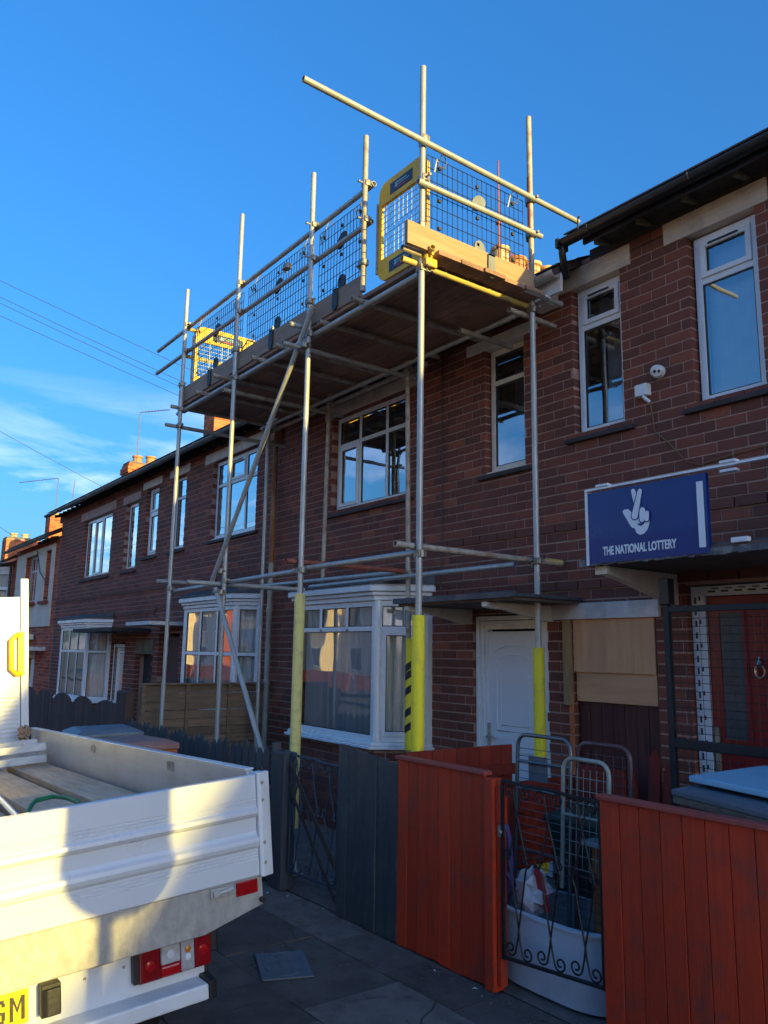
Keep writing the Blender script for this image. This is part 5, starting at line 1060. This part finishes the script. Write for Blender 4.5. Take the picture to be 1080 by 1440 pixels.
# ------------------------------------------------------------------ shop sign
sg = thing('shop_sign', 'blue and white THE NATIONAL LOTTERY sign with crossed fingers above the canopy', 'sign', (-3.05, 4.3, 2.4))
SX0, SX1, SZ0, SZ1, SY = -3.50, -2.60, 2.402, 2.895, 4.30
MB().box(SX0 + .02, SX1, SY, SY + .03, SZ0, SZ1 - .012).build('panel', 'sign_blue', sg)
MB().box(SX0, SX0 + .0195, SY - .006, SY + .04, SZ0 - .01, SZ1).build('edge_trim', 'upvc', sg)
MB().box(SX1 - .062, SX1 - .02, SY - .004, SY - .0005, SZ0 + .035, SZ1 - .06).build('white_strip', 'sign_white', sg)
TM = lambda x, z, y=SY - .002: Matrix.Translation((x, y, z)) @ Matrix.Rotation(R(90), 4, 'X')
text_part('lettering', 'THE NATIONAL LOTTERY', .078, 'sign_white', sg, TM(-3.09, SZ0 + .05), bold=.0024, sx=.60)
def flat(pts, mat, name, y0, parent=sg, th=.0012): return MB().slab([(x, y0, z) for x, z in pts], 0, (0, -th, 0)).build(name, mat, parent)
hx, hz, hs_ = -3.095, SZ0 + .272, .00110
def hp(P): return [(hx + (x - 100) * hs_ * 1.02, hz - (z - 130) * hs_) for x, z in P]
def cap_(ax, az, bx, bz, ra, rb, n=9):
    d = math.atan2(bz - az, bx - ax); P = [(ax + ra * math.cos(d + math.pi / 2 + math.pi * i / n), az + ra * math.sin(d + math.pi / 2 + math.pi * i / n)) for i in range(n + 1)]
    return P + [(bx + rb * math.cos(d - math.pi / 2 + math.pi * i / n), bz + rb * math.sin(d - math.pi / 2 + math.pi * i / n)) for i in range(n + 1)]
lg = flat(hp([(72, 110), (85, 190), (98, 222), (120, 236), (146, 232), (168, 214), (182, 186), (188, 150), (186, 128), (160, 138), (120, 110), (96, 96)][::-1]), 'sign_white', 'hand_logo', SY - .0006)
flat(hp(cap_(24, 88, 82, 170, 14, 22)), 'sign_white', 'thumb', SY - .0010, lg); flat(hp([(10, 92), (22, 74), (46, 74), (66, 92), (78, 120), (92, 130), (80, 170), (60, 130), (44, 100), (26, 98)]), 'sign_white', 'thumb', SY - .0014, lg)
flat(hp(cap_(86, -28, 118, 90, 14, 20)), 'sign_white', 'finger', SY - .0010, lg)
flat(hp(cap_(130, -16, 92, 120, 20, 28)), 'sign_blue', 'finger_outline', SY - .0022, lg); flat(hp(cap_(132, -20, 92, 120, 14, 21)), 'sign_white', 'finger', SY - .0034, lg)
for (a, c, d, e, r_) in ((146, 96, 142, 146, 18), (174, 116, 172, 150, 14)):
    flat(hp(cap_(a, c, d, e, r_ + 7, r_ + 6)), 'sign_blue', 'finger_outline', SY - .0046 - r_ * .00004, lg); flat(hp(cap_(a, c, d, e, r_, r_ - 1)), 'sign_white', 'finger', SY - .0060 - r_ * .00004, lg)
sm = [(104 + (162 - 104) * i / 10, 168 + 20 * math.sin(math.pi * i / 10) + 4 * i / 10 * -2) for i in range(11)]; sm2 = [(x + 1, z - 17 * math.sin(math.pi * i / 10)) for i, (x, z) in enumerate(sm)]
flat(hp(sm + sm2[::-1][1:-1]), 'sign_blue', 'smile', SY - .0022, lg)
rl = thing('sign_rail', 'white rail along the top of the blue sign running off to the right', 'rail', (-2, 4.3, 2.9))
MB().box(SX0, .8, SY - .01, SY + .025, SZ1 + .002, SZ1 + .018).build('rail', 'upvc', rl, bevel=.002)
for x in (SX0 + .10, -2.50): MB().box(x, x + .10, SY - .018, SY + .03, SZ1 + .0185, SZ1 + .036).build('clip', 'upvc', rl, bevel=.003)
MB().box(-2.5, -2.40, SY - .018, SY + .03, SZ1 - .035, SZ1 - .018).build('clip', 'upvc', rl, bevel=.003); MB().box(-2.46, -2.36, SY - .01, SY + .03, 2.445, 2.475).build('clip', 'upvc', rl, bevel=.003)
# things on the wall
al = thing('wall_camera', 'small white round camera on the brick between the upstairs windows', 'camera', (-3.45, 5.15, 3.95))
b = MB(Matrix.Translation((-3.47, 5.19, 3.955)) @ Matrix.Rotation(R(90), 4, 'X')); b.lathe([(.050, 0), (.052, .03), (.046, .06), (.03, .08)], (0, 0, 0), 20); b.build('housing', 'upvc', al, smooth=True)
MB().lathe([(.056, 0), (.056, .012)], (0, 0, 0), 20) if False else None
vd = Vector((.50, -.80, -.33)).normalized(); q_ = vd.to_track_quat('Z', 'Y').to_matrix().to_4x4(); cc = Vector((-3.47, 5.15, 3.955))
b = MB(Matrix.Translation(cc) @ q_); b.lathe([(.040, -.01), (.046, .01), (.044, .035), (.036, .042)], (0, 0, 0), 20); b.build('dome', 'upvc', al, smooth=True)
for dx in (-.015, .015): b = MB(Matrix.Translation(cc) @ q_); b.lathe([(.0125, .040), (.011, .048)], (dx, .0, 0), 12); b.build('lens', 'black_plastic', al)
jb = thing('junction_box', 'square white junction box with a brown cable under the round camera', 'box', (-3.6, 5.15, 3.83))
MB().box(-3.665, -3.555, 5.13, 5.195, 3.79, 3.885).build('housing', 'upvc', jb, bevel=.006)
b = MB(); b.tube([(-3.60, 5.15, 3.79), (-3.57, 5.14, 3.755), (-3.55, 5.16, 3.73)], .014, 8); b.build('gland', 'upvc', jb)
b = MB(); b.tube([(-3.56, 5.17, 3.77), (-3.545, 5.185, 3.6), (-3.54, 5.19, 3.5), (-3.42, 5.19, 3.38), (-3.28, 5.19, 3.21), (-3.17, 5.19, 3.17), (-2.9, 5.19, 3.20), (-2.5, 5.19, 3.22), (-1.0, 5.19, 3.2)], .0045, 5); b.build('brown_cable', 'cable_brown', jb)

# ------------------------------------------------------------------ van
lon, lat, up = Vector((.99882633, -.02558789, .04112438)), Vector((.02226785, .99660563, .07925509)), Vector((-.04301276, -.07824632, .99600573))
C0v = Vector((-3.148, 1.688, 1.277))
van = thing('dropside_van', 'white dropside van with its loaded open bed parked on the kerb', 'van')
van.matrix_world = Matrix(((lon.x, lat.x, up.x, C0v.x), (lon.y, lat.y, up.y, C0v.y), (lon.z, lat.z, up.z, C0v.z), (0, 0, 0, 1)))
VM = van.matrix_world.copy()
def vb(b, name, mat, bevel=0, smooth=False, parent=None, kind=None, label=None): return b.build(name, mat, parent or van, bevel=bevel, smooth=smooth, local=True, kind=kind, label=label)
def xprof(P, y0, y1): # profile in (x,z) extruded along y
    b = MB(); n = len(P); b.add([(x, y0, z) for x, z in P] + [(x, y1, z) for x, z in P], [tuple(range(n)), tuple(range(n, 2 * n))[::-1]] + [(i, n + i, n + (i + 1) % n, (i + 1) % n) for i in range(n)]); return b
def fine(z): return [(.0, z), (-.004, z - .002), (-.004, z - .005), (0, z - .007)]
P = [(-.006, 0.004), (0, 0)] + fine(-.088) + fine(-.101) + fine(-.114) + [(0, -.126), (.013, -.134), (.015, -.148), (.006, -.160), (-.010, -.168), (-.012, -.222), (-.004, -.236), (.012, -.246), (.015, -.262), (.010, -.278), (0, -.290)] + fine(-.300) + fine(-.313) + fine(-.326) + [(0, -.395), (-.004, -.400), (-.038, -.400), (-.038, .004)]
tg = vb(xprof(P, -2.06, -.018), 'tailgate', 'van_white')
b = MB(); b.prism([(-.05, -.016), (.010, -.016), (.014, .0), (.002, .045), (-.05, .045)], -.405, .012); vb(b, 'corner_post', 'van_white_dirty', bevel=.004)
b = MB(); [b.add(*(lambda q: (q.v, q.f))(MB(Matrix.Translation((.012, .006, z)) @ Matrix.Rotation(R(90), 4, 'Y')).lathe([(.008, 0), (.006, .005)], (0, 0, 0), 8))) for z in (-.03, -.10, -.27, -.35)]; vb(b, 'rivets', 'galv_old', kind='stuff')
b = MB(); b.tube([(-.03, .03, .012), (-.03, .03, .03)], .010, 8); b.tube([(-.03, .03, .03), (-.03, .03, .05)], .004, 6); vb(b, 'post_pin', 'van_black')
# side boards (near side one in view)
for (y0, y1) in ((-.032, 0), (-2.10, -2.07)): vb(MB().box(-4.18, -.055, y0, y1, -.40, .018), 'side_board', 'van_alu', bevel=.004)
b = MB(); b.box(-4.18, -.055, -.036, .004, .019, .027); vb(b, 'side_capping', 'van_white', bevel=.003)
for x in (-.95, -2.35): b = MB(); b.box(x - .04, x + .04, -.038, -.0325, -.055, -.01); b.box(x - .028, x + .0, -.042, -.038, -.045, -.02); vb(b, 'side_latch', 'galv_old')
vb(MB().box(-4.18, -.045, -2.065, -.034, -.43, -.402), 'bed_floor', 'van_plank')
b = MB(); b.add([(-.012, 0, -.403), (-.012, 0, -.516), (-.012, -.26, -.573), (-.012, -2.1, -.573), (-.012, -2.1, -.403), (-.10, 0, -.403), (-.10, 0, -.516), (-.10, -.26, -.573), (-.10, -2.1, -.573), (-.10, -2.1, -.403)], [(0, 1, 2, 3, 4)[::-1], (5, 6, 7, 8, 9), (0, 1, 6, 5), (1, 2, 7, 6), (2, 3, 8, 7), (3, 4, 9, 8), (4, 0, 5, 9)]); vb(b, 'rear_beam', 'van_galv', bevel=.004)
vb(MB().box(-4.1, -.12, -1.45, -.6, -.62, -.44), 'chassis', 'van_black')
vb(MB().box(-.13, -.095, -2.0, -.232, -.80, -.575), 'rear_panel', 'van_white', bevel=.006)
vb(MB().prism([(-.13, -2.0), (.0, -2.0), (.012, -1.9), (.012, -.26), (-.13, -.26)], -.80, -.742), 'bumper_step', 'van_white_dirty', bevel=.008)
vb(MB().prism([(-.13, -.258), (.014, -.258), (.004, -.225), (-.13, -.212)], -.805, -.735), 'bumper_end', 'van_black', bevel=.006)
vb(MB().box(-.16, -.10, -.231, -.215, -.76, -.56), 'panel_edge', 'van_black')
# reflector, latch, lamps
vb(MB().box(-.011, -.004, -.122, -.026, -.462, -.408), 'reflector', 'lens_red', bevel=.003)
b = MB(); b.box(-.011, -.002, -.235, -.13, -.445, -.409); b.tube([(.004, -.22, -.43), (.006, -.14, -.42)], .008, 8); b.box(-.004, .012, -.225, -.20, -.44, -.415); b.box(-.002, .008, -.165, -.14, -.436, -.412); vb(b, 'latch', 'galv', bevel=.002)
b = MB(); b.tube([(-.02, -.01, -.495), (.008, -.01, -.495)], .011, 10); vb(b, 'hinge_pin', 'van_black')
lamp = vb(MB().box(-.095, -.055, -.53, -.222, -.695, -.567), 'rear_lamp', 'van_black', bevel=.006, label='rear lamp cluster with red, clear and amber lenses')
def lens(y0, y1, z0, z1, m, x=-.038): return vb(MB().box(-.056, x, y0, y1, z0, z1), 'lens', m, bevel=.008, parent=lamp)
vb(MB().box(-.056, -.046, -.512, -.223, -.694, -.569), 'lens_base', 'lens_red_dark', bevel=.004, parent=lamp)
lens(-.510, -.431, -.693, -.571, 'lens_red_dark'); lens(-.429, -.351, -.648, -.572, 'lens_clear'); lens(-.429, -.351, -.692, -.651, 'lens_red'); lens(-.349, -.294, -.692, -.571, 'lens_clear'); lens(-.292, -.224, -.693, -.570, 'lens_red_dark')
for (y, z) in ((-.503, -.582), (-.503, -.682), (-.439, -.682), (-.232, -.580), (-.232, -.684), (-.285, -.684)): q = MB(Matrix.Translation((-.0385, y, z)) @ Matrix.Rotation(R(90), 4, 'Y')); q.lathe([(.0035, 0), (.003, .002)], (0, 0, 0), 8); vb(q, 'lens_screw', 'van_black', parent=lamp)
b = MB(); 
for (y, z, r_, m) in ((-.472, -.635, .020, 'lens_red'), (-.258, -.630, .022, 'lens_red'), (-.322, -.612, .013, 'lens_amber'), (-.322, -.64, .013, 'sticker_white'), (-.392, -.612, .016, 'sticker_white')):
    q = MB(Matrix.Translation((-.0385, y, z)) @ Matrix.Rotation(R(90), 4, 'Y')); q.lathe([(r_, 0), (r_ * .9, .003), (r_ * .5, .005)], (0, 0, 0), 14); vb(q, 'bulb_dish', m, parent=lamp, smooth=True)
vb(MB().box(-.11, -.075, -.221, -.178, -.665, -.575), 'lamp_bracket', 'van_black', bevel=.01)
plt = vb(MB().box(-.094, -.088, -1.42, -.895, -.716, -.602), 'number_plate', 'plate_yellow', bevel=.003)
PM = Matrix(((0, 0, 1, -.0875), (1, 0, 0, 0), (0, 1, 0, 0), (0, 0, 0, 1)))
def plate_poly(P, ox): return vb(MB().add([(-.0876, ox + x, -.698 + z) for x, z in P] + [(-.0866, ox + x, -.698 + z) for x, z in P], [tuple(range(len(P), 2 * len(P)))] + [(i, (i + 1) % len(P), len(P) + (i + 1) % len(P), len(P) + i) for i in range(len(P))]), 'plate_letter', 'tape_black', parent=plt)
for P in ([(0, 0), (.012, 0), (.012, .079), (0, .079)], [(.038, 0), (.050, 0), (.050, .079), (.038, .079)], [(.012, .079), (.012, .058), (.025, .022), (.025, .042)], [(.038, .079), (.025, .042), (.025, .022), (.038, .058)]): plate_poly(P, -.958)
for P in ([(0, .010), (.012, .010), (.012, .069), (0, .069)], [(.004, 0), (.046, 0), (.046, .012), (.004, .012)], [(.004, .067), (.046, .067), (.046, .079), (.004, .079)], [(.038, .012), (.050, .012), (.050, .040), (.038, .040)], [(.024, .032), (.038, .032), (.038, .042), (.024, .042)], [(.038, .056), (.050, .056), (.050, .067), (.038, .067)]): plate_poly(P, -1.022)
b = MB(); b.box(-.094, -.045, -.862, -.795, -.705, -.598); b.prism([(-.045, -.862), (-.03, -.845), (-.03, -.80), (-.045, -.795)], -.70, -.61); vb(b, 'plate_lamp', 'van_black', bevel=.004)
b = MB(); b.tube([(-.09, -.755, -.588), (-.07, -.68, -.584)], .008, 8); b.box(-.094, -.065, -.685, -.60, -.592, -.572); vb(b, 'bolt_handle', 'galv_old')
for y in (-.70, -.555): b = MB(Matrix.Translation((-.095, y, -.63)) @ Matrix.Rotation(R(90), 4, 'Y')); b.lathe([(.006, 0), (.004, .006)], (0, 0, 0), 8); vb(b, 'rivet', 'galv_old')
# headboard with ribs, pillar and yellow handle
b = MB(); b.box(-4.24, -4.215, -2.05, -.112, -.40, 1.13); hb = vb(b, 'headboard', 'van_white', bevel=.004)
b = MB(); z = -.36
while z < 1.1:
    if not (.3 < z < .88): b.prism([(-4.214, -2.0), (-4.206, -2.0), (-4.206, -.125), (-4.214, -.125)], z, z + .022)
    z += .036
vb(b, 'rib', 'van_white', parent=hb, bevel=.003, kind='stuff')
b = MB(); b.box(-4.255, -4.20, -.108, -.045, -.40, 1.285); vb(b, 'headboard_pillar', 'van_white', bevel=.006)
b = MB()
for z in (.34, .43, .52, .61, .70, .79): b.add(*(lambda q: (q.v, q.f))(MB(Matrix.Translation((-4.2145, -.34, z)) @ Matrix.Rotation(R(90), 4, 'Y')).lathe([(.017, 0), (.017, .001)], (0, 0, 0), 10)))
vb(b, 'holes', 'van_black', parent=hb, kind='stuff')
b = MB(); b.tube([(-4.19, -.11, .80), (-4.17, -.15, .80), (-4.16, -.19, .76), (-4.16, -.19, .52), (-4.17, -.15, .48), (-4.19, -.11, .48)], .022, 10); b.box(-4.195, -4.17, -.135, -.085, .47, .83); vb(b, 'grab_handle', 'barrier_yellow', smooth=True)
# cab
b = MB(); b.slab([(-4.30, -2.02, -.85), (-6.30, -2.02, -.85), (-6.35, -2.02, -.10), (-5.85, -2.02, .10), (-5.30, -2.02, .82), (-4.42, -2.02, .92), (-4.30, -2.02, .85)], 0, (0, 1.94, 0)); vb(b, 'cab', 'van_white', bevel=.05)
vb(MB().slab([(-4.50, -2.025, .12), (-5.65, -2.025, .12), (-5.22, -2.025, .72), (-4.50, -2.025, .80)], 0, (0, 1.95, 0)), 'cab_window', 'door_glass_dark'); vb(MB().slab([(-5.86, -1.95, .13), (-5.33, -1.95, .80), (-5.33, -.16, .80), (-5.86, -.16, .13)], 0, (-.03, 0, .02)), 'windscreen', 'door_glass_dark')
def wheel(x, y):
    b = MB(); b.tube([(x, y - .11, -.98), (x, y + .11, -.98)], .33, 24); wv = vb(b, 'wheel', 'rubber', bevel=.02); b = MB(); b.tube([(x, y + .112, -.98), (x, y + .118, -.98)], .19, 18); vb(b, 'rim', 'galv', parent=wv)
for x in (-1.15, -5.4): wheel(x, -.24); wheel(x, -1.86)
b = MB(); b.box(-1.6, -.7, -.40, -.10, -.60, -.58); vb(b, 'mudguard', 'van_black')
# load on the bed: scaffold boards, ladder, rope, pole   (each a thing of its own, laid in the bed)
def bedthing(name, mat, b, label, cat, bevel=0, smooth=False, group=None):
    o = b.build(name, mat, bevel=bevel, smooth=smooth); tag(o, label, cat, group); o.matrix_world = VM.copy(); return o
for (y0, nm, z_) in ((-.315, 'scaffold board lying against the van side board', -.2), (-.625, 'middle scaffold board on the van bed under the green rope', -.2), (-.93, 'scaffold board on the van bed farthest from the side board', -.24)):
    b = MB()
    for k in range(4): dz = z_ - k * .045; b.box(-3.75 + rnd.uniform(-.05, .05), -.12 - rnd.uniform(0, .05), y0, y0 + .236, dz - .040, dz)
    bedthing('scaffold_board', 'van_plank', b, 'stack topped by the ' + nm, 'board', .003, group='boards on the van bed')
b = MB()
for z in (-.17, -.085):
    b.box(-3.70, -3.64, -1.9, -.10, z, z + .055); b.box(-3.40, -3.34, -1.9, -.10, z - .01, z + .045)
    for i in range(8): b.tube([(-3.67, -.2 - i * .24, z + .025), (-3.37, -.2 - i * .24, z + .02)], .016, 8)
bedthing('aluminium_ladder', 'van_alu', b, 'aluminium ladder laid across the bed against the headboard', 'ladder', .004)
o = blob('webbing_straps', 'toe_wood', (0, 0, 0), (.06, .05, .05), 'bundle of pale webbing straps hung on the bed corner', 'straps', 8, rough=.4); o.matrix_world = VM @ Matrix.Translation((-4.0, -.12, .0))
b = MB(); b.tube([(-.86, -.75, -.20), (-.86, -.74, -.13), (-.93, -.71, -.108), (-1.03, -.67, -.105), (-1.07, -.58, -.105), (-.95, -.545, -.105), (-.80, -.535, -.108), (-.66, -.54, -.13), (-.60, -.54, -.20)], .011, 8); bedthing('green_rope', 'rope_green', b, 'green rope arching over the boards on the van bed', 'rope', smooth=True)
b = MB(); b.tube([(-2.2, -.70, -.13), (-.40, -.82, -.13)], .013, 8); bedthing('white_pole', 'upvc', b, 'thin white pole lying on the boards near the green rope', 'pole', smooth=True)

# ------------------------------------------------------------------ round sign behind the camera whose shadow falls on the tailgate
ctr = VM @ Vector((0, -.60, -.215)); d = 5.4; S = ctr + SUN * d
sp = thing('parking_sign', 'round sign on a thin grey pole at the kerb beyond the right edge', 'sign', (S.x, S.y, 0))
b = MB(); b.tube([(S.x + .03, S.y - .03, -.1), (S.x + .03, S.y - .03, S.z + .18)], .028, 12); b.build('pole', 'galv', sp, smooth=True)
b = MB(Matrix.Translation(S) @ Matrix.Rotation(R(90), 4, 'Y')); b.lathe([(.212, 0), (.212, .004)], (0, 0, 0), 32); b.build('disc', 'lens_red', sp); MB().box(S.x - .004, S.x, S.y - .205, S.y + .205, S.z + .0, S.z + .34).build('plate', 'sign_white', sp)

# ------------------------------------------------------------------ overhead cables
def ray(px, py): v = r3 * ((px - 540) / 1123.47) - u3 * ((py - 720) / 1123.47) + f2; return v
def P_at(px, py, dist): v = ray(px, py); return Vector((0, 0, CAMZ)) + v * (dist / v.length)
def cable(a, b, sag, r, label):
    P = [a.lerp(b, t / 16) - Vector((0, 0, sag * 4 * (t / 16) * (1 - t / 16))) for t in range(17)]; m = MB(); m.tube(P, r, 5); tag(m.build('overhead_cable', 'cable'), label, 'cable', 'overhead cables')
tp = thing('telegraph_pole', 'wooden telegraph pole at the kerb beyond the left edge', 'pole', (-15.1, .75, 0)); MB().tube([(-15.1, .75, -.2), (-14.9, .75, 9)], .12, 12, r2=.09).build('pole', 'eave_timber', tp, smooth=True)
sm_ = thing('service_mast', 'small roof mast behind the platform carrying the overhead cables', 'mast', (-11.62, 5.72, 5.3)); MB().tube([(-11.62, 5.72, 5.3), (-11.62, 5.72, 6.1)], .02, 8).build('pole', 'galv_old', sm_)
for a_, b_, lb in (((-14.52, .68, 8.49), (-11.54, 5.65, 5.94), 'highest thin cable crossing the sky towards the platform'), ((-14.62, .71, 8.25), (-11.61, 5.70, 5.70), 'second thin cable of the three close together'), ((-14.66, .73, 8.16), (-11.62, 5.71, 5.60), 'middle thin cable of the close group'), ((-14.75, .76, 7.95), (-11.66, 5.72, 5.48), 'lowest thin cable of the close group'), ((-15.3, .87, 6.40), (-15.94, 4.87, 4.93), 'cable dropping to the gutter of the dark end house'), ((-15.6, 1.15, 5.0), (-21.2, 5.0, 4.08), 'low cable dropping behind the rendered house gutter')):
    cable(Vector(a_), Vector(b_), .03, .0045, lb)
